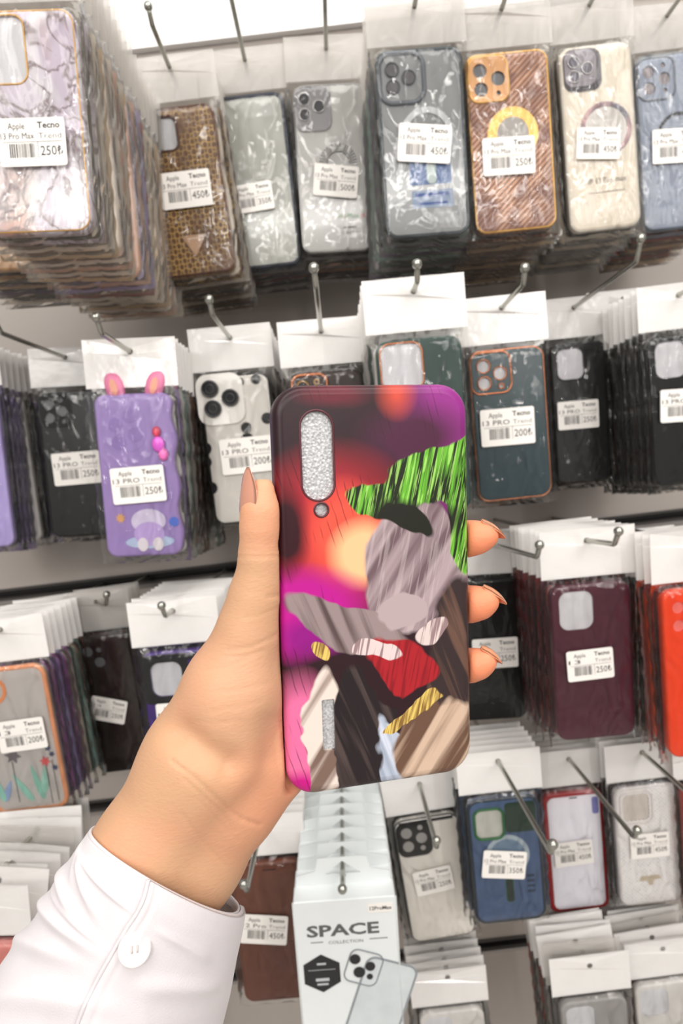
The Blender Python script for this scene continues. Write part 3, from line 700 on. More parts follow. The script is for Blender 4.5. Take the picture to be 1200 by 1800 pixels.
# row one
S('marble', 'marble case', 'pale marble print case with gold edges and square camera opening, 250 price label', (36, 22), (74, 414), 192, PM, 15, ['cream', 'gold', 'cream', 'peach', 'cream', 'gold', 'peach', 'lilac', 'red', 'cream'], (.05, 0), .0150, ((57, 250), 118, -2), 'g', model='13 Pro Max')
S('gold', 'low gold case', 'bagged gold case low down under the marble print stack', (-38, 150), (0, 478), 150, PM, 6, ['dark', 'gold', 'purple', 'dark', 'cream'], None, .016, None, 'g')
S('snake', 'brown snakeskin case', 'brown snakeskin print case with painted gold glints and triangular badge', (308, 190), (352, 486), 133, PM, 9, ['cream', 'brown', 'dark', 'brown'], (.06, 0), .0145, ((326, 333), 90, -7), 'g', model='13 Pro Max', price='450₺')
S('clear_navy', 'clear navy-rimmed case', 'see-through case with thick navy bumper rim', (438, 172), (474, 470), 114, .074, 5, ['navy', 'dred', 'navy', 'clear'], (.10, 0), .015, ((445, 347), 70, -10), 'g', model='13 Pro Max', price='350₺')
S('rhinestone', 'rhinestone camera case', 'silvery clear case with rhinestone camera border and rhinestone arc', (577, 152), (594, 444), 124, PM, 6, ['dark', 'clear', 'peach', 'dark'], (.08, 0), .015, ((590, 318), 78, 5), 'g', model='13 Pro Max', price='500₺')
S('smoke', 'smoky grey case', 'smoky grey clear case in glossy wrinkled bag with blue printed card', (733, 92), (752, 416), 146, PM, 12, ['green', 'purple', 'teal', 'green', 'grey'], (.05, 0), .0145, ((746, 252), 93, 3), 'g', FILM, model='13 Pro Max', price='450₺')
S('carbon', 'gold carbon-weave case', 'copper carbon-weave case with gold camera frame and gold ring', (886, 96), (906, 408), 144, PM, 11, ['brown', 'gold', 'brown', 'brown'], (.05, 0), .014, ((894, 274), 92, -4), 'g', model='13 Pro Max', price='250₺')
S('cream', 'cream printed case', 'cream case pack printed IP 13 Pro max with a black camera picture', (1041, 84), (1062, 404), 124, .072, 8, ['grey', 'cream', 'grey', 'clear'], (.05, 0), .0145, ((1051, 252), 76, 0), 'g', model='13 Pro Max', price='450₺')
S('blue', 'matte blue case', 'matte blue case with dark magnet ring and round lens openings', (1176, 98), (1192, 402), 128, PM, 8, ['red', 'brown', 'gold', 'brown'], (.05, 0), .0145, ((1188, 256), 84, -4), 'g', model='13 Pro Max', price='450₺')
# row two
S('lilac', 'lilac case at the row end', 'lilac case cut by the picture edge beside the black lens case', (-62, 690), (-26, 962), 112, PR, 7, ['navy', 'lilac', 'lilac', 'white', 'dark'], (.08, 0), .0145, None)
S('black_lens', 'black lens-cluster case', 'glossy black case with round lens cluster, beside the lilac eared case', (121, 688), (148, 942), 108, PR, 5, ['black', 'dark', 'black'], (.13, -4), .0145, ((135, 823), 84, -5))
S('bunny', 'lilac eared case', 'lilac wavy-edged case with two pink ears and small bead charm', (234, 692), (258, 976), 134, PR, 13, ['white', 'teal', 'clear', 'brown', 'dark', 'brown', 'white'], (.073, 0), .0145, ((243, 852), 94, -5))
S('dots', 'black-spotted case', 'clear case with black spots, white camera frame and three black lenses', (411, 660), (440, 916), 120, PR, 8, ['clear', 'brown', 'clear', 'white'], (.094, 0), .0145, ((434, 800), 92, -6), price='200₺')
S('gold_clear', 'smoky case', 'smoky clear case with rose gold camera frame, top showing above the held case', (570, 652), (592, 905), 126, PR, 7, ['dark', 'clear', 'brown'], (.15, 0))
S('green_square', 'dark green case', 'dark green case with square rose gold camera opening above the held case', (733, 595), (756, 900), 148, PR, 9, ['white', 'green', 'white', 'clear'], (.025, 0), price='250₺')
S('teal', 'teal rose-gold-edged case', 'dark teal case with rose gold edge and gold lens rings', (886, 614), (904, 876), 130, PR, 9, ['dark', 'peach', 'clear', 'brown'], (.075, 0), .0145, ((892, 750), 95, -5), price='200₺')
S('black_square', 'satin black case', 'satin black case with white square camera opening, hook in front reaching upward', (1012, 602), (1026, 848), 97, .066, 3, ['black', 'dark', 'black', 'dark'], (.16, 0), .0145, ((1016, 729), 72, -5), hookbend=.02)
S('black_plain', 'crowded black case', 'black case standing in the crowded stack of black cases', (1096, 585), (1108, 838), 104, PR, 3, ['black', 'dark', 'black'], None, .0145, None)
S('black_square2', 'gloss black case', 'gloss black case with square opening showing white foam, at the row end', (1196, 588), (1210, 850), 124, PR, 8, ['black', 'dark', 'black'], (.05, 0), .0145, ((1202, 712), 84, -4))
# row three
S('floral', 'flower print case', 'clear orange-rimmed case printed with flowers and teal leaves', (14, 1172), (62, 1418), 126, PR, 9, ['magenta', 'lilac', 'magenta', 'cream', 'teal', 'peach', 'gold'], (.06, 0), .0145, ((38, 1292), 84, -8), model='13', price='200₺')
S('brown_lens', 'dark brown glossy case', 'dark brown glossy case hanging tilted, bent hook above', (180, 1116), (222, 1352), 92, .062, 3, ['dred', 'black'], (.04, 35), .0145, ((190, 1248), 64, 10), 'g', model='13 14')
S('black_purple', 'black and violet case', 'violet case with black square camera block, partly hidden by the palm', (312, 1142), (346, 1405), 130, PR, 9, ['black', 'navy', 'black', 'dred'], (.025, 0), .0145, ((318, 1262), 84, -4), model='13')
S('black_plain', 'black case beside the fingers', 'plain black case behind the fingertips of the hand', (862, 1018), (868, 1262), 116, PR, 3, ['black', 'clear', 'white', 'grey'], (.14, 4), .0145, ((870, 1148), 80, -4), model='13')
S('burgundy', 'burgundy case', 'burgundy case with square camera opening in wrinkled bag', (1034, 1024), (1046, 1294), 138, PR, 7, ['red', 'dred', 'brown', 'red', 'dred'], (.045, 8), .0145, ((1037, 1168), 82, -7), model='13')
S('red', 'wedged red case', 'dark red case wedged between the burgundy and the neon orange cases', (1188, 1022), (1196, 1290), 118, PR, 6, ['green', 'black', 'dred'], None, .0145, None)
S('orange_red', 'neon orange case', 'neon orange case at the row end with round pink lens openings', (1232, 1030), (1244, 1322), 146, PR, 2, ['red', 'orange'], (.06, 0), .0145, None)
# row four
S('coral', 'coral case', 'coral case low in the corner beneath fanned white headers', (-34, 1655), (-6, 1970), 152, PR, 8, ['teal', 'coral', 'white', 'pink', 'lilac', 'white', 'grey'], (.03, 0), .0175, None, messy=True, jx=.012)
S('white', 'white case under the sleeve', 'white case mostly hidden behind the shirt sleeve', (150, 1745), (176, 1990), 112, PR, 14, ['grey', 'white', 'dark', 'white', 'clear'], None, .017, None, messy=True, jx=.012)
S('wallet', 'brown leather case', 'brown leather wallet case beside the white boxes', (466, 1512), (492, 1752), 122, PR, 5, ['dark', 'brown', 'black'], (.11, 0), .0145, ((464, 1634), 82, 3), model='12 Pro', price='450₺')
S('white_cam', 'frosted white case', 'frosted white case with black camera block beside the white boxes', (746, 1434), (780, 1644), 112, PR, 6, ['dark', 'clear', 'black', 'white'], (.13, 0), .0145, ((762, 1548), 68, -13), model='12 Pro Max', price='250₺')
S('blue_green', 'blue magnet-ring case', 'denim blue case with green camera frame and pale magnet ring', (880, 1400), (897, 1612), 122, PR, 5, ['navy', 'clear'], (.17, 0), .0145, ((886, 1520), 76, 2), model='12 Pro Max', price='350₺')
S('red_frame', 'red-framed white case', 'red-rimmed case holding a plain white screen card', (1003, 1388), (1018, 1596), 106, PR, 4, ['dred', 'black'], (.175, 0), .0145, ((1008, 1500), 68, -8), model='12 Pro Max', price='450₺')
S('glitter', 'silver perforated case', 'silvery iridescent dotted case with frosted bumper edge', (1131, 1378), (1143, 1582), 110, PR, 5, ['clear', 'white'], (.16, 0), .0145, ((1142, 1486), 68, -6), model='12 Pro Max', price='450₺')
S('red', 'row-end red case', 'red case cut by the picture edge beside the silver perforated case', (1250, 1372), (1262, 1580), 112, PR, 3, ['dred', 'coral'], None, .0145, None)
# row five, headers under the last slot
S('white', 'bottom row white case', 'white header bag in the lowest row under the frosted white case', (792, 1772), (812, 1965), 112, PR, 6, ['white', 'grey'], None, .0145, None)
S('grey', 'bottom row grey case', 'grey case in the lowest row under the red-framed case', (1040, 1752), (1056, 1945), 116, PR, 7, ['white', 'clear', 'coral'], None, .015, None, jx=.01, messy=True)
S('white', 'bottom row end case', 'white case in the lowest row under the silver perforated case', (1168, 1722), (1182, 1915), 112, PR, 7, ['coral', 'white', 'clear'], None, .015, None, jx=.01, messy=True)
print('PACKAGES', TOTAL[0])

# ------------------------------------------------------------------ white retail boxes
BOXM = plain('box_white', (228, 232, 232), .3, var=.01); BOXD = plain('box_print_dark', (92, 92, 92), .4); BOXK = plain('box_black', (34, 34, 36), .4)
def boxes():
    W, H, T = .090, .172, .021
    Y, a, b = solve((604, 1566), (628, 1900), 174, W); ax = (a - b).normalized(); tilt = math.atan2(ax.x, ax.z)
    hz = H / 2 + .016; top = a; c0 = top - ax * H / 2
    hole0 = c0 + ax * hz
    def body_mb():
        mb = MB(); rings = []
        for y, ins in ((T / 2, .0008), (T / 2 - .0008, 0), (-T / 2 + .0008, 0), (-T / 2, .0008)):
            rings.append([(x, y, z) for x, z in rr(W - 2 * ins, H - 2 * ins, .0015, 2)])
        mb.loft([list(r) for r in rings], smooth=False); mb.fill([rr(W - .0016, H - .0016, .0015, 2)], -T / 2)
        mb.fill([rr(W - .0016, H - .0016, .0015, 2)], T / 2)
        return mb
    def tab_mb():
        mb = MB(); lp = [(-W / 2 + .002, H / 2 - .001), (W / 2 - .002, H / 2 - .001), (W / 2 - .003, H / 2 + .010), (W / 2 - .02, H / 2 + .014), (.022, H / 2 + .026), (-.022, H / 2 + .026), (-W / 2 + .02, H / 2 + .014), (-W / 2 + .003, H / 2 + .010)]
        hl = [(-.016, H / 2 + .0105), (-.003, H / 2 + .0105), (-.003, H / 2 + .0075), (.003, H / 2 + .0075), (.003, H / 2 + .0105), (.016, H / 2 + .0105), (.004, H / 2 + .0195), (0, H / 2 + .0225), (-.004, H / 2 + .0195)]
        slab(mb, lp, T / 2 - .0012, T / 2 - .0004, [hl]); return mb
    bme = tme = None
    for i in range(11):
        y = Y + i * (T + .0035)
        if y > -.014: break
        ti = tilt + (rng.uniform(-.008, .008) if i else 0)
        hp = hole0 + Vector((0, y - Y, -(y - Y) * TILT5)); cc = hp - Vector((math.sin(ti), 0, math.cos(ti))) * hz
        lab = 'white retail box with hang tab printed with SPACE and a phone, front of its stack' if i == 0 else 'white retail box with hang tab, %s from the front of the box stack' % ORD[i - 1]
        r = empty('retail_box', Matrix.Translation(cc) @ Matrix.Rotation(ti, 4, 'Y'), lab, 'box', 'white boxes hanging on one hook')
        if i == 0:
            o = body_mb().build('carton', BOXM, r); bme = o.data; t = tab_mb().build('hang_tab', BOXM, r); tme = t.data
            yf = -T / 2 - .0002
            mb = MB(); text_geo('SPACE', .0150, -.003, H / 2 - .034, yf, mb, 'CENTER', sx=1.5, bold=.03); mb.build('brand_lettering', BOXD, o)
            mb = MB(); text_geo('COLLECTION', .0042, -.001, H / 2 - .042, yf, mb, 'CENTER', sx=1.2); quad(mb, -.032, -.021, H / 2 - .040, H / 2 - .0392, yf); quad(mb, .020, .036, H / 2 - .040, H / 2 - .0392, yf); mb.build('small_lettering', BOXD, o)
            flat(o, 'model_sticker', STICK, rr(.022, .0085, .001, 3, .031, H / 2 - .010), yf, .0003); mb = MB(); text_geo('12ProMax', .0048, .031, H / 2 - .0118, yf - .0004, mb, 'CENTER', bold=.02); mb.build('sticker_print', INK, o)
            hx = [(-.024 + .0185 * math.cos(math.radians(90 + 60 * k)), H / 2 - .070 + .0185 * math.sin(math.radians(90 + 60 * k))) for k in range(6)]
            hb = flat(o, 'hexagon_badge', BOXK, hx, yf, .0003)
            mb = MB(); quad(mb, -.028, -.020, H / 2 - .0615, H / 2 - .0595, yf - .0004); quad(mb, -.030, -.018, H / 2 - .0775, H / 2 - .0745, yf - .0004); quad(mb, -.029, -.019, H / 2 - .0815, H / 2 - .0795, yf - .0004); quad(mb, -.036, -.012, H / 2 - .0665, H / 2 - .066, yf - .0004); mb.build('badge_print', plain('pale_print', (190, 192, 194), .5), hb)
            ph = lambda ins: [(.024 + (x * .94 + z * .34), H / 2 - .108 + (z * .94 - x * .34)) for x, z in rr(.048 - ins, .096 - ins, .009 - ins / 2, 6)]
            pc = flat(o, 'phone_picture', plain('phone_silver', (204, 210, 212), .3), ph(0), yf, .0003)
            pc2 = flat(o, 'phone_picture_edge', plain('phone_edge', (140, 146, 150), .3), ph(0), yf - .0002, .0002, [ph(.004)])
            for dx, dz, rd in ((-.002, -.056, .0048), (.001, -.069, .0052), (.011, -.064, .0044), (.010, -.074, .0028)):
                flat(pc, 'pictured_lens', BOXK, circ(.008 + dx, H / 2 + dz - .002, rd, 20), yf - .0005, .0003)
            mb = MB(); ring2d(mb, [(.013 + (x * .94 + z * .34), H / 2 - .067 + (z * .94 - x * .34)) for x, z in rr(.030, .032, .007, 5)], .0005, yf - .0005); mb.build('pictured_camera_outline', plain('phone_edge2', (120, 126, 130), .3), pc)
            fl = MB()
            for s in (-1, 1): tube(fl, [(s * (W / 2), -T / 2, H / 2), (s * (W / 2), -T / 2, -H / 2)], .0009, 6)
            fl.build('clear_box_edge', clear_mat('pet_edge', (235, 238, 238), .6), o)
        else:
            link('carton', bme, r); link('hang_tab', tme, r)
    hook(hole0, .022, 0, 'white retail boxes', .004)
boxes()

# ------------------------------------------------------------------ the held phone case
RM = np.array([[0.97133573, 0.03117504, -0.23565869], [-0.05237803, 0.99506666, -0.08425493], [0.23186945, 0.09418316, 0.96817668]])
TC = np.array([0.01439309, 0.03025117, 0.25315559]); CW, CH, CT = .0765, .157, .0092
ex, ey, ez = (cam2w(RM[:, i]) - CAM for i in range(3))
HM = Matrix(((ex.x, ez.x, -ey.x, 0), (ex.y, ez.y, -ey.y, 0), (ex.z, ez.z, -ey.z, 0), (0, 0, 0, 1))); HM.translation = cam2w(TC)
# local frame of the case: X right, Y into the picture, Z up; its face lies at y = 0
def art_material():
    m, nt, b = new_mat('painted_print'); N.nt = nt
    tc = nt.nodes.new('ShaderNodeTexCoord'); sp = nt.nodes.new('ShaderNodeSeparateXYZ'); nt.links.new(tc.outputs['Object'], sp.inputs[0])
    v = coords(nt)
    nz = noise_node(nt, v, 30, 4, .6); nf = noise_node(nt, v, 140, 4, .4)
    wob = (nz - .5) * .05
    u = N(sp.outputs[0]) / CW + .5; t = .5 - N(sp.outputs[2]) / CH
    uw = u + wob; tw = t + (noise_node(nt, v, 36, 3, .5) - .5) * .035
    def soft(cx, cy, rx, ry, edge=1.0, U=None, Tt=None, ang=0.0):
        U = U or uw; Tt = Tt or tw
        a, c_ = (U - cx), (Tt - cy) * (CH / CW)
        ca, sa = math.cos(math.radians(ang)), math.sin(math.radians(ang))
        p = (a * ca + c_ * sa) / rx; q = (c_ * ca - a * sa) / (ry * CH / CW)
        d = (p * p + q * q).f('SQRT')
        return ((1.0 - d) * edge).sat()
    S_ = lambda *a, **k: N.m('SMOOTHSTEP' if False else 'ADD', soft(*a, **k), 0.0)
    col = mixc(0.0, (44, 24, 30), (0, 0, 0))
    col = mixc(soft(1.0, .10, .42, .30, 2.0), col, (146, 46, 132))
    col = mixc(soft(.70, .13, .34, .10, 1.6), col, (74, 30, 56))
    col = mixc(soft(.62, .025, .12, .07, 1.1), col, (206, 76, 60))
    col = mixc(soft(.30, .02, .22, .04, 1.6) * .6, col, (120, 30, 48))
    col = mixc(soft(.28, .36, .50, .24, 1.8), col, (176, 40, 52))
    col = mixc(soft(.34, .36, .26, .15, 1.9), col, (232, 84, 66))
    col = mixc(soft(.42, .405, .20, .095, 2.0), col, (252, 190, 140))
    col = mixc(soft(.06, .54, .46, .13, 2.2), col, (186, 24, 140))
    col = mixc(soft(.04, .34, .13, .13, 1.8), col, (50, 14, 22))
    col = mixc(soft(.18, .60, .26, .06, 1.8) * .7, col, (120, 20, 120))
    col = mixc(soft(.08, .86, .22, .20, 2.2), col, (226, 110, 156))
    col = mixc(soft(.06, .99, .12, .07, 2.0), col, (196, 20, 128))
    col = mixc(soft(1.02, .44, .14, .12, 2.0), col, (222, 120, 190))
    # scratchy dark strokes
    wv = nt.nodes.new('ShaderNodeTexWave'); nt.links.new(coords(nt, 1, (0, .25, 0)), wv.inputs['Vector']); wv.inputs['Scale'].default_value = 95; wv.inputs['Distortion'].default_value = 3.0; wv.inputs['Detail Scale'].default_value = .6
    sc_ = ((N(wv.outputs[1]) - .93) * 16).sat() * ((noise_node(nt, v, 55, 1) - .50) * 12).sat()
    col = mixc(sc_ * .55 * (1 - soft(.7, .6, .42, .5, 9)), col, (58, 14, 30))
    # streak textures that follow the strokes
    def streaks(fine, rot, gain, seed):
        mp = nt.nodes.new('ShaderNodeMapping'); mp.inputs['Rotation'].default_value = (0, rot, 0); mp.inputs['Location'].default_value = (seed, seed, 0)
        nt.links.new(tc.outputs['Object'], mp.inputs[0]); m2 = nt.nodes.new('ShaderNodeMapping'); m2.inputs['Scale'].default_value = (1, 1, .06); nt.links.new(mp.outputs[0], m2.inputs[0])
        return ((noise_node(nt, m2.outputs[0], fine, 3, .25) - .5) * gain + .5).sat()
    s1 = streaks(150, .35, 5, .1); s2 = streaks(620, -.22, 6, .2); s3 = streaks(110, -.6, 5, .3); s4 = streaks(900, -.24, 7, .4)
    # loose brushed colour fields
    b1 = noise_node(nt, v, 22, 3, .8) - .5; b2 = noise_node(nt, coords(nt, 1, (1, .4, 2)), 24, 3, .8) - .5
    U2 = u + b1 * .34; T2 = t + b2 * .17; U3 = u - b2 * .30; T3 = t + b1 * .16
    f2 = lambda *a_, **k: soft(*a_, U=U2, Tt=T2, **k)
    f3 = lambda *a_, **k: soft(*a_, U=U3, Tt=T3, **k)
    grey = mixc((s3 * 1.3 - .35).sat(), (172, 152, 156), (104, 82, 88)); grey = mixc((s2 * 1.6 - 1.1).sat() * .6, grey, (206, 190, 190))
    col = mixc(f2(.70, .46, .30, .17, 14), col, grey)
    col = mixc(f3(.34, .60, .36, .060, 12, ang=28), col, mixc((s1 * 1.4 - .5).sat(), (150, 132, 132), (78, 60, 60)))
    dk = mixc((s1 * 1.3 - .75).sat(), (54, 42, 42), (128, 94, 78)); col = mixc(f3(.98, .70, .26, .24, 12, ang=6), col, dk)
    gr = mixc((s2 * 1.3 - .2).sat(), (30, 38, 20), (104, 176, 52)); gr = mixc(((s4 * 3.0) - 2.3).sat() * .8, gr, (180, 232, 120))
    gr = mixc((f3(.70, .33, .30, .06, 3)), gr, (30, 30, 22))
    col = mixc(f2(.86, .22, .36, .070, 14, ang=-24), col, gr); col = mixc(f3(.58, .30, .24, .040, 12, ang=30), col, gr); col = mixc(f3(.97, .35, .09, .12, 10, ang=-8), col, gr)
    col = mixc(f3(.62, .56, .16, .05, 12, ang=-30), col, (178, 160, 162))
    lf = mixc((s3 * 1.5 - .55).sat(), (226, 210, 200), (112, 86, 74)); col = mixc(f3(.20, .92, .12, .24, 14, ang=3), col, lf)
    dv = mixc((s1 - .45).sat(), (38, 30, 32), (100, 84, 80)); col = mixc(f2(.42, .90, .15, .23, 14, ang=-6), col, dv)
    col = mixc(f3(.55, .93, .07, .12, 12, ang=-10), col, mixc(s1, (150, 160, 178), (206, 212, 226)))
    tn = mixc((s3 * 1.7 - .6).sat(), (204, 176, 154), (104, 76, 60)); col = mixc(f2(.82, .93, .30, .135, 14, ang=-24), col, tn)
    col = mixc(f3(.60, .70, .22, .060, 12, ang=24), col, mixc((s2 - .4).sat(), (168, 34, 42), (112, 20, 28)))
    col = mixc(f2(.50, .655, .14, .022, 10, ang=20), col, mixc((s2 * 2 - .8).sat(), (222, 202, 200), (150, 124, 126)))
    col = mixc(f2(.80, .63, .10, .030, 10, ang=-40), col, mixc((s2 * 2 - .8).sat(), (218, 200, 196), (150, 124, 126)))
    gd = mixc(s4, (222, 192, 104), (134, 100, 52)); col = mixc(f3(.66, .815, .19, .018, 12, ang=-22), col, gd)
    col = mixc(f2(.22, .64, .045, .020, 10, ang=20), col, gd)
    nt.links.new(col.s, b.inputs['Base Color']); b.inputs['Roughness'].default_value = .36; b.inputs['Specular IOR Level'].default_value = .35
    return m
def held_case():
    root = empty('printed_phone_case', HM, 'phone case printed in magenta, red and green, held in the hand', 'phone case')
    pill = rr(.0125, .0335, .0062, 10, -.0223, CH / 2 - .0255 - .0005); dot = circ(-.0215, CH / 2 - .0462, .0027, 24); slot = rr(.0050, .0205, .0006, 3, -.0215, -CH / 2 + .0275)
    mb = MB(); e = .0036; outer = lambda i: rr(CW - 2 * i, CH - 2 * i, .0115 - i * .8, 12)
    shell(mb, outer, [pill, dot, slot], 0, CT, e, .0018)
    b = mb.build('painted_shell', art_material(), root)
    for nm, l in (('camera_rim', pill), ('flash_rim', dot)):
        mb = MB(); ring2d(mb, [(x, z) for x, z in l], .00045, .0002, 8); mb.build(nm, plain('rim_dark', (84, 36, 44), .4), b)
    mb = MB(); slab(mb, rr(CW - .004, CH - .004, .009, 6), .0016, .0076); mb.build('foam_insert', pattern_mat('silver_foam'), root)
held_case()

# ------------------------------------------------------------------ person: forearm, hand, nails, sleeve
Nn = RM[:, 2]; D0 = float(Nn @ TC)
def plane_d(px, py):
    r = np.array([(px - 600) / F, (py - 900) / F, 1.0]); return D0 / float(Nn @ r)
def cp(px, py, z):                 # z in mm behind the plane of the case face, camera frame metres
    d = plane_d(max(min(px, 900), 250), min(py, 1500)) + z / 1000
    return np.array([(px - 600) / F * d, (py - 900) / F * d, d])
def pr(px, py, z, rpx):
    p = cp(px, py, z); return p, rpx / F * p[2]
PALM = [[(458, 1000, 6, 37), (450, 1050, 7, 41), (437, 1115, 9, 52), (412, 1210, 12, 84), (384, 1300, 15, 98)],
        [(384, 1300, 15, 98), (350, 1345, 17, 98), (262, 1500, 18, 97), (140, 1700, 20, 104)],
        [(455, 1346, 19, 72), (412, 1400, 19, 78), (345, 1510, 19, 76), (230, 1700, 20, 80)],
        [(420, 1260, 20, 70), (590, 1010, 23, 46)], [(440, 1290, 22, 74), (640, 1060, 24, 45)], [(450, 1320, 22, 76), (660, 1150, 24, 44)], [(452, 1342, 21, 74), (640, 1240, 23, 42)],
        [(430, 1180, 18, 56), (560, 1080, 22, 50)]]
THUMB = [[(458, 1010, 5.5, 37), (458, 972, 5, 35.5), (459, 925, 4, 35), (460, 893, 3.5, 33.5), (463, 862, 3, 24)]]
FING = [[(590, 1010, 23, 44), (690, 955, 24, 36), (775, 946, 17, 33), (822, 947, 9, 31), (842, 944, 5, 28), (857, 941, 3, 20)],
        [(640, 1060, 24, 43), (700, 1060, 26, 38), (785, 1064, 18, 34), (826, 1062, 9, 31.5), (846, 1059, 5, 28), (858, 1055, 3, 19)],
        [(660, 1150, 24, 42), (710, 1160, 25, 36), (790, 1172, 17, 32), (824, 1170, 9, 29), (843, 1166, 5, 26), (855, 1162, 3, 18)],
        [(640, 1240, 23, 40), (690, 1262, 23, 31), (740, 1276, 18, 28), (775, 1278, 15, 24)]]
def build_hand(parent):
    import openvdb as vdb
    lo = np.array([-.125, -.012, .195]); hi = np.array([.078, .200, .305]); vs = .00085
    nx, ny, nz = (np.ceil((hi - lo) / vs)).astype(int)
    X = (lo[0] + vs * np.arange(nx))[:, None, None].astype(np.float32); Y = (lo[1] + vs * np.arange(ny))[None, :, None].astype(np.float32); Z = (lo[2] + vs * np.arange(nz))[None, None, :].astype(np.float32)
    def cone(field, A, ra, B, rb, k):
        m = max(ra, rb) + .016; l = np.minimum(A, B) - m; h = np.maximum(A, B) + m
        i0 = np.clip(((l - lo) / vs).astype(int), 0, [nx, ny, nz]); i1 = np.clip(((h - lo) / vs).astype(int) + 1, 0, [nx, ny, nz])
        s = tuple(slice(a, b) for a, b in zip(i0, i1))
        x, y, z = X[s[0]], Y[:, s[1]], Z[:, :, s[2]]
        ba = B - A; bb = float(ba @ ba)
        h_ = np.clip(((x - A[0]) * ba[0] + (y - A[1]) * ba[1] + (z - A[2]) * ba[2]) / bb, 0, 1)
        d = np.sqrt((x - A[0] - h_ * ba[0]) ** 2 + (y - A[1] - h_ * ba[1]) ** 2 + (z - A[2] - h_ * ba[2]) ** 2) - (ra + (rb - ra) * h_)
        f = field[s]; hh = np.maximum(k - np.abs(f - d), 0) / k
        field[s] = np.minimum(f, d) - hh * hh * k * .25
    full = np.full((nx, ny, nz), .02, np.float32)
    for chain, k in [(c, .008) for c in PALM] + [(c, .0035) for c in THUMB]:
        for p, q in zip(chain, chain[1:]):
            A, ra = pr(*p); B, rb = pr(*q); cone(full, A, ra, B, rb, k)
    for ch in FING:
        ff = np.full((nx, ny, nz), .02, np.float32)
        for p, q in zip(ch, ch[1:]):
            A, ra = pr(*p); B, rb = pr(*q); cone(ff, A, ra, B, rb, .002)
        k = .003; hh = np.maximum(k - np.abs(full - ff), 0) / k; full = np.minimum(full, ff) - hh * hh * k * .25
    # keep the flesh off the case itself: pressed flat where it touches
    Q = np.stack(np.broadcast_arrays(X, Y, Z), -1) - TC.astype(np.float32); loc = Q @ RM.astype(np.float32)
    qx, qy, qz = np.abs(loc[..., 0]) - (CW / 2 - .003), np.abs(loc[..., 1]) - (CH / 2 - .003), np.abs(loc[..., 2] - CT / 2) - (CT / 2 - .003)
    db = np.sqrt(np.maximum(qx, 0) ** 2 + np.maximum(qy, 0) ** 2 + np.maximum(qz, 0) ** 2) + np.minimum(np.maximum(np.maximum(qx, qy), qz), 0) - .0034
    k = .002; a_ = -db; hh = np.maximum(k - np.abs(full - a_), 0) / k; full = np.maximum(full, a_) + hh * hh * k * .25
    full = full.astype(np.float32)
    g = vdb.FloatGrid(.02); g.copyFromArray(full); g.transform = vdb.createLinearTransform(voxelSize=vs)
    pts, quads = g.convertToQuads(isovalue=0.0)
    pts = pts + lo
    # drop stray islands at the grid border is not needed: arm end is hidden in the sleeve
    fx = F * pts[:, 0] / pts[:, 2] + 600; fy = F * pts[:, 1] / pts[:, 2] + 900
    me = bpy.data.meshes.new('arm_and_hand')
    wp = np.array(CAM)[None] + pts[:, :1] * np.array(RT) - pts[:, 1:2] * np.array(UP) + pts[:, 2:] * np.array(FWD)
    me.from_pydata(wp.tolist(), [], quads[:, ::-1].tolist()); me.update()
    # smooth a little, then press in the creases
    nv = len(wp); E = np.array([e.vertices[:] for e in me.edges]); deg = np.bincount(E.ravel(), minlength=nv)[:, None]
    for _ in range(6):
        acc = np.zeros_like(wp); np.add.at(acc, E[:, 0], wp[E[:, 1]]); np.add.at(acc, E[:, 1], wp[E[:, 0]]); wp = wp * .4 + acc / np.maximum(deg, 1) * .6
    me.vertices.foreach_set('co', wp.ravel()); me.update()
    nr = np.empty(nv * 3); me.vertex_normals.foreach_get('vector', nr); nr = nr.reshape(-1, 3)
    vol = (np.einsum('ij,ij->i', nr, wp - wp.mean(0))).mean()
    if vol < 0: me.flip_normals(); nr = -nr
    face = nr @ (-np.array(FWD)) > .1
    CR = [([(318, 1290), (352, 1318), (400, 1345)], 4.2, 30), ([(475, 1270), (470, 1330)], 1.0, 22), ([(355, 1180), (400, 1172), (450, 1150)], .14, 3), ([(340, 1268), (380, 1272), (420, 1266)], .14, 3), ([(430, 1085), (462, 1080), (490, 1068)], .16, 3), ([(345, 1400), (380, 1440), (418, 1478)], .22, 3), ([(418, 977), (450, 979), (496, 977)], .35, 2.5), ([(422, 967), (460, 970), (494, 966)], .2, 2), ([(470, 1050), (492, 1046)], .35, 3), ([(400, 1143), (440, 1138), (470, 1125), (492, 1112)], .28, 3.5), ([(395, 1155), (430, 1153), (465, 1143)], .22, 3),
          ([(380, 1215), (430, 1212), (475, 1200)], .16, 4), ([(370, 1250), (420, 1243), (460, 1232)], .14, 3),
          ([(300, 1337), (345, 1372), (385, 1408), (425, 1440), (456, 1450)], .55, 3.5), ([(322, 1368), (355, 1398), (395, 1432), (412, 1462)], .4, 3.2), ([(318, 1430), (352, 1475), (395, 1522)], .22, 3.5), ([(500, 1255), (485, 1305), (492, 1365), (505, 1392)], .3, 6)]
    disp = np.zeros(nv)
    for ln, dep, sg in CR:
        best = np.full(nv, 1e9)
        for (x0, y0), (x1, y1) in zip(ln, ln[1:]):
            dx, dy = x1 - x0, y1 - y0; t = np.clip(((fx - x0) * dx + (fy - y0) * dy) / (dx * dx + dy * dy), 0, 1)
            best = np.minimum(best, np.hypot(fx - x0 - t * dx, fy - y0 - t * dy))
        disp += dep * np.exp(-(best / sg) ** 2)
    wp = wp - nr * (disp * face)[:, None] * .001
    me.vertices.foreach_set('co', wp.ravel()); me.polygons.foreach_set('use_smooth', [True] * len(me.polygons)); me.update()
    me.materials.append(skin_mat()); return link('arm_and_hand', me, parent)
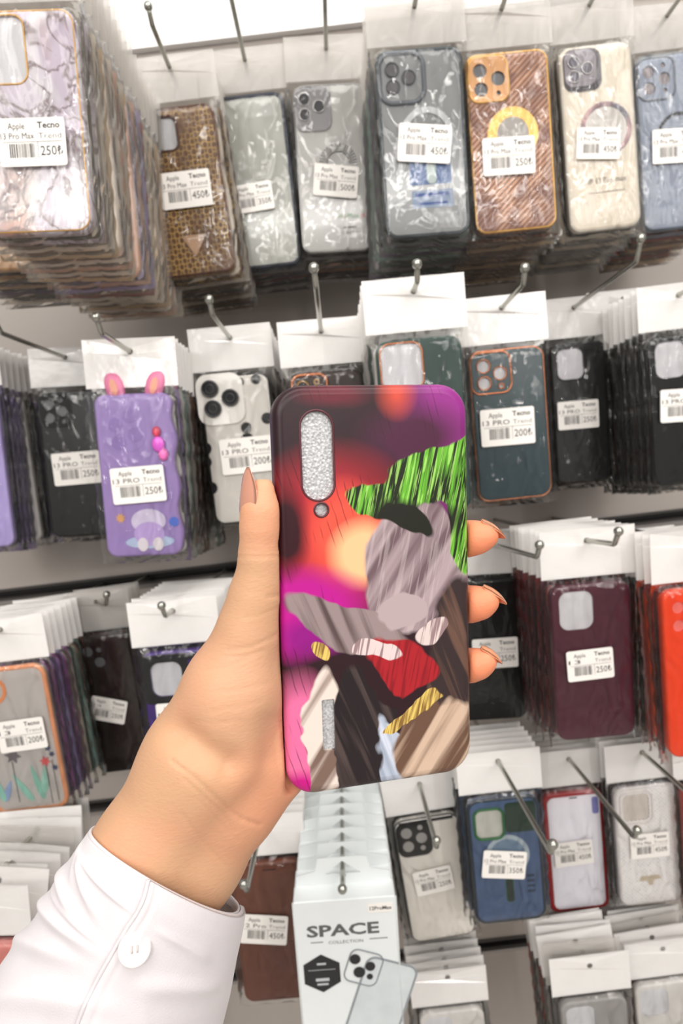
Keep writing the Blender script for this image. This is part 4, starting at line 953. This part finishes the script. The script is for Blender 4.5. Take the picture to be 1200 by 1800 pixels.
def skin_mat():
    m, nt, b = new_mat('skin'); v = coords(nt)
    # warmth: fingertips are naturally redder than palm and wrist (object space = world space here)
    def near(p, r):
        n = nt.nodes.new('ShaderNodeVectorMath'); n.operation = 'DISTANCE'; t = nt.nodes.new('ShaderNodeTexCoord'); nt.links.new(t.outputs['Object'], n.inputs[0]); n.inputs[1].default_value = p
        return (1.0 - N(n.outputs['Value']) / r).sat()
    n1 = noise_node(nt, v, 45, 3, .4); n2 = noise_node(nt, v, 600, 2)
    base = mixc(n1, (202, 155, 120), (214, 168, 132))
    base = mixc(((noise_node(nt, v, 28, 2, .3) - .5) * 4).sat() * .35, base, (222, 154, 124))
    w_ = lambda px, py, z: tuple(cam2w(cp(px, py, z)))
    warm = (near(w_(860, 950, 4), .030) + near(w_(855, 1062, 4), .028) + near(w_(855, 1166, 4), .028)).sat()
    base = mixc((warm * 1.5).sat(), base, (238, 146, 108))
    base = mixc((near(w_(470, 880, 4), .024) * 1.2).sat() * .7, base, (240, 166, 130))
    base = mixc((near(w_(500, 1380, 12), .040) * 1.4).sat() * .55, base, (232, 152, 118))
    base = mixc((near(w_(450, 1200, 10), .035)).sat() * .4, base, (216, 158, 134))
    nt.links.new(base.s, b.inputs['Base Color'])
    b.inputs['Roughness'].default_value = .5; b.inputs['Subsurface Weight'].default_value = .18; b.inputs['Subsurface Scale'].default_value = .004
    b.inputs['Subsurface Radius'].default_value = (1, .35, .2); b.inputs['Specular IOR Level'].default_value = .35
    bump(nt, b, n2 * .6 + noise_node(nt, coords(nt, (1, 1, 2.6), (.2, .5, 0)), 420, 3), .22, .0006)
    return m
def nail(parent, base, axis, normal, length, width, curve, name_mat, droop=0.0):
    """almond nail sheet: base point, growth axis and outward normal in camera frame"""
    a = np.array(axis, float); a /= np.linalg.norm(a); n = np.array(normal, float); n -= a * (n @ a); n /= np.linalg.norm(n); t = np.cross(a, n)
    nu, nvv = 16, 12; top = []; bot = []
    for i in range(nu + 1):
        s = i / nu; hw = width / 2 * (1 - max(0, (s - .42) / .58) ** 2.4 * .88) * (1 - .25 * max(0, (.12 - s) / .12) ** 2)
        for j in range(nvv + 1):
            q = (j / nvv * 2 - 1); x = q * hw; lift = -curve * (x / (width / 2)) ** 2 + .0009 * math.sin(s * math.pi) - droop * s * s
            p = np.array(base) + a * length * s + t * x + n * lift; th = .00022
            top.append(cam2w(p + n * th)); bot.append(cam2w(p - n * th))
    vs = top + bot; K = (nu + 1) * (nvv + 1); fs = []
    for i in range(nu):
        for j in range(nvv):
            k = i * (nvv + 1) + j; fs.append((k, k + 1, k + nvv + 2, k + nvv + 1)); fs.append((K + k, K + k + nvv + 1, K + k + nvv + 2, K + k + 1))
    bd = [j for j in range(nvv + 1)] + [i * (nvv + 1) + nvv for i in range(1, nu + 1)] + [nu * (nvv + 1) + j for j in range(nvv - 1, -1, -1)] + [i * (nvv + 1) for i in range(nu - 1, 0, -1)]
    for x, y in zip(bd, bd[1:] + bd[:1]): fs.append((x, y, K + y, K + x))
    mb = MB(); mb.add(vs, fs); return mb.build('fingernail', name_mat, parent)
def sleeve(parent):
    # rings: left silhouette px, right silhouette px, depth centre (mm behind plane), depth radius mm, bow px
    R = [((160, 1456), (420, 1600), 17, 26, (-14, 24)), ((133, 1495), (414, 1636), 17, 28, (-14, 22)), ((100, 1545), (404, 1680), 18, 30, (-12, 18)), ((62, 1612), (392, 1745), 19, 32, (-10, 16)),
         ((5, 1690), (368, 1840), 20, 34, (-8, 14)), ((-60, 1790), (330, 1950), 21, 36, (-6, 12)), ((-130, 1900), (280, 2080), 22, 38, (-4, 10)), ((-210, 2030), (220, 2230), 23, 40, (0, 8))]
    def S_(u, v, off=0.0):
        x = min(max(v, 0), 6.999); i = int(x); f_ = x - i
        def q(k, g):
            a, b = g(R[k]), g(R[k + 1]); return np.array(a) * (1 - f_) + np.array(b) * f_
        l, r = q(i, lambda z: z[0]), q(i, lambda z: z[1]); zc, zr = float(q(i, lambda z: z[2])), float(q(i, lambda z: z[3])); bow = q(i, lambda z: z[4])
        c, s = math.cos(u), math.sin(u); s2 = math.copysign(abs(s) ** .85, s)
        m = (l + r) / 2 - (r - l) / 2 * c + bow * s2
        m = m + (np.array([-.4, .7]) * 6 * math.exp(-((u - 1.6) / .5) ** 2) * 0)
        p = cp(m[0], m[1], zc - zr * s2)
        # folds
        w_ = 0.0
        if s > -.2:
            for (u0, v0, ang, ln, am, sg) in FOLD:
                du, dv = (u - u0) * 1.6, (v - v0) * .62; al = du * math.cos(ang) + dv * math.sin(ang); ac = -du * math.sin(ang) + dv * math.cos(ang)
                w_ += 1.7 * am * math.exp(-(ac / sg) ** 2) * math.exp(-(al / ln) ** 4)
        ctr = cp(*( (l + r) / 2 ), zc); n = p - ctr; n = n / np.linalg.norm(n)
        return p + n * (off + w_ / 1000)
    FOLD = [(.9, 1.2, .25, .8, .7, .05), (.7, 2.45, .22, .9, .9, .05), (.55, 2.1, .35, .9, 1.5, .09), (.60, 2.75, .15, 1.0, 1.9, .10), (.75, 1.55, .6, .7, 1.1, .08), (.5, 3.4, -.05, 1.0, 1.6, .12), (2.1, 1.9, .2, .5, .8, .10), (2.2, 3.0, -.25, .7, 1.1, .12), (.35, 1.1, .8, .5, .6, .08), (1.0, 4.2, -.2, 1.0, 1.5, .14), (2.0, 4.6, .2, 1.0, 1.4, .14)]
    nu, nv_ = 160, 150
    mb = MB(); rows = []
    # rim roll: inside lip then outside
    for off, v in ((-.0012, .45), (-.0012, .2), (-.0011, .05), (-.0005, -.0)): rows.append([cam2w(S_(2 * math.pi * k / nu, v, off)) for k in range(nu)])
    for j in range(nv_ + 1):
        v = 7 * (j / nv_) ** 1.15; o = .0002 * (1 - math.exp(-j / 1.5)); seam = -.0004 * math.exp(-((v - .16) / .02) ** 2)
        rows.append([cam2w(S_(2 * math.pi * k / nu, v, o + seam)) for k in range(nu)])
    mb.loft(rows); cl = cloth_mat(); sl = mb.build('shirt_sleeve', cl, parent)
    # overlapping cuff panel
    mb = MB(); u0, u1 = math.radians(84), math.radians(196); K = 90; rows = []; VL = 6.6
    def edge(i): return math.exp(-i / 1.6)
    for side in (1, 0):
        rr_ = []
        for j in range(61):
            v = VL * j / 60; ln = []
            for k in range(K + 1):
                s = k / K; u = u0 + (u1 - u0) * s + .05 * math.sin(v * 1.3) * (1 - s)
                off = (.0032 if side else .0005); off -= (.0010 if side else 0) * (math.exp(-(k / 1.2)) + math.exp(-(j / 1.2)) * .6) * .8
                if side: off -= .0007 * (math.exp(-((k - 5) / .9) ** 2) + 0 * v)
                ln.append(cam2w(S_(u, v - .05, off)))
            rr_.append(ln)
        rows.append(rr_)
    n = K + 1; vs = [p for rr_ in rows for l in rr_ for p in l]; fs = []; M_ = 61 * n
    for j in range(60):
        for k in range(K):
            a = j * n + k; fs.append((a, a + 1, a + n + 1, a + n)); fs.append((M_ + a, M_ + a + n, M_ + a + n + 1, M_ + a + 1))
    bd = list(range(n)) + [j * n + K for j in range(1, 61)] + [60 * n + k for k in range(K - 1, -1, -1)] + [j * n for j in range(59, 0, -1)]
    for x, y in zip(bd, bd[1:] + bd[:1]): fs.append((x, y, M_ + y, M_ + x))
    mb.add(vs, fs); cf = mb.build('cuff', cl, sl)
    mb = MB(); tube(mb, [cam2w(S_(u0 + .05 * math.sin(v * 1.3) + .004, v - .05, .0026)) for v in [.0 + VL * j / 80 for j in range(81)]], .0008, 8); mb.build('added_edge_ridge', cl, sl)  # tube added along the cuff edge so a line of shading shows
    # button
    bu, bv = math.radians(93), 2.5
    p0 = S_(bu, bv, .0036); n_ = S_(bu, bv, .008) - p0; n_ /= np.linalg.norm(n_); a = np.cross(n_, [0, 1, 0]); a /= np.linalg.norm(a); b_ = np.cross(n_, a)
    mb = MB(); prof = [(.0, -.0004), (.0046, -.0004), (.0055, .0), (.0056, .0006), (.0050, .0014), (.0042, .0013), (.0034, .0008), (.0, .0007)]
    mb.loft([[cam2w(p0 + (a * math.cos(2 * math.pi * k / 28) + b_ * math.sin(2 * math.pi * k / 28)) * max(r_, 1e-5) + n_ * h_) for k in range(28)] for r_, h_ in prof])
    bt = mb.build('button', plain('pearl_button', (240, 232, 230), .2, var=.01), sl)
    mb = MB()
    for s in (-1, 1):
        tube(mb, [cam2w(p0 + a * s * .0009 + b_ * z_ + n_ * .0010) for z_ in (-.0011, 0, .0011)], .0004, 6)
    mb.build('button_thread', plain('thread', (200, 190, 188), .7), sl)
def cloth_mat():
    m, nt, b = new_mat('white_cotton'); v = coords(nt)
    n = noise_node(nt, v, 1600, 2); n2 = noise_node(nt, v, 70, 3)
    nt.links.new(mixc(n2, (214, 207, 210), (225, 219, 221)).s, b.inputs['Base Color']); b.inputs['Roughness'].default_value = .85; b.inputs['Sheen Weight'].default_value = .2
    bump(nt, b, n * .5 + n2, .18, .0012); return m
person = empty('person', Matrix.Identity(4), 'person in a white shirt sleeve holding up a printed phone case', 'person')
build_hand(person)
NAILM = plain('nude_nail', (206, 146, 122), .12, var=.03, coat=.6)
def nail_on(cpx, axis, n, rad, back, length, width, curve, droop, NAILM=NAILM):
    a = np.array(axis, float); a /= np.linalg.norm(a); n = np.array(n, float); n -= a * (n @ a); n /= np.linalg.norm(n)
    nail(person, cp(*cpx) - a * back + n * rad, a, n, length, width, curve, NAILM, droop)
nail_on((459, 925, 4), (.03, -1, .0), (-.80, 0, -.60), .0073, .001, .0226, .0122, .0022, .0010)
for c_, ln in (((845, 941, 5), .0108), ((848, 1056, 5), .0108), ((845, 1163, 5), .0096)):
    nail_on(c_, (.80, .50, -.25), (.42, -.80, .22), .0059, .0030, ln + .001, .0100, .0026, .0018, plain('nude_nail_warm', (232, 146, 104), .12, var=.03, coat=.6, sss=.3))
sleeve(person)
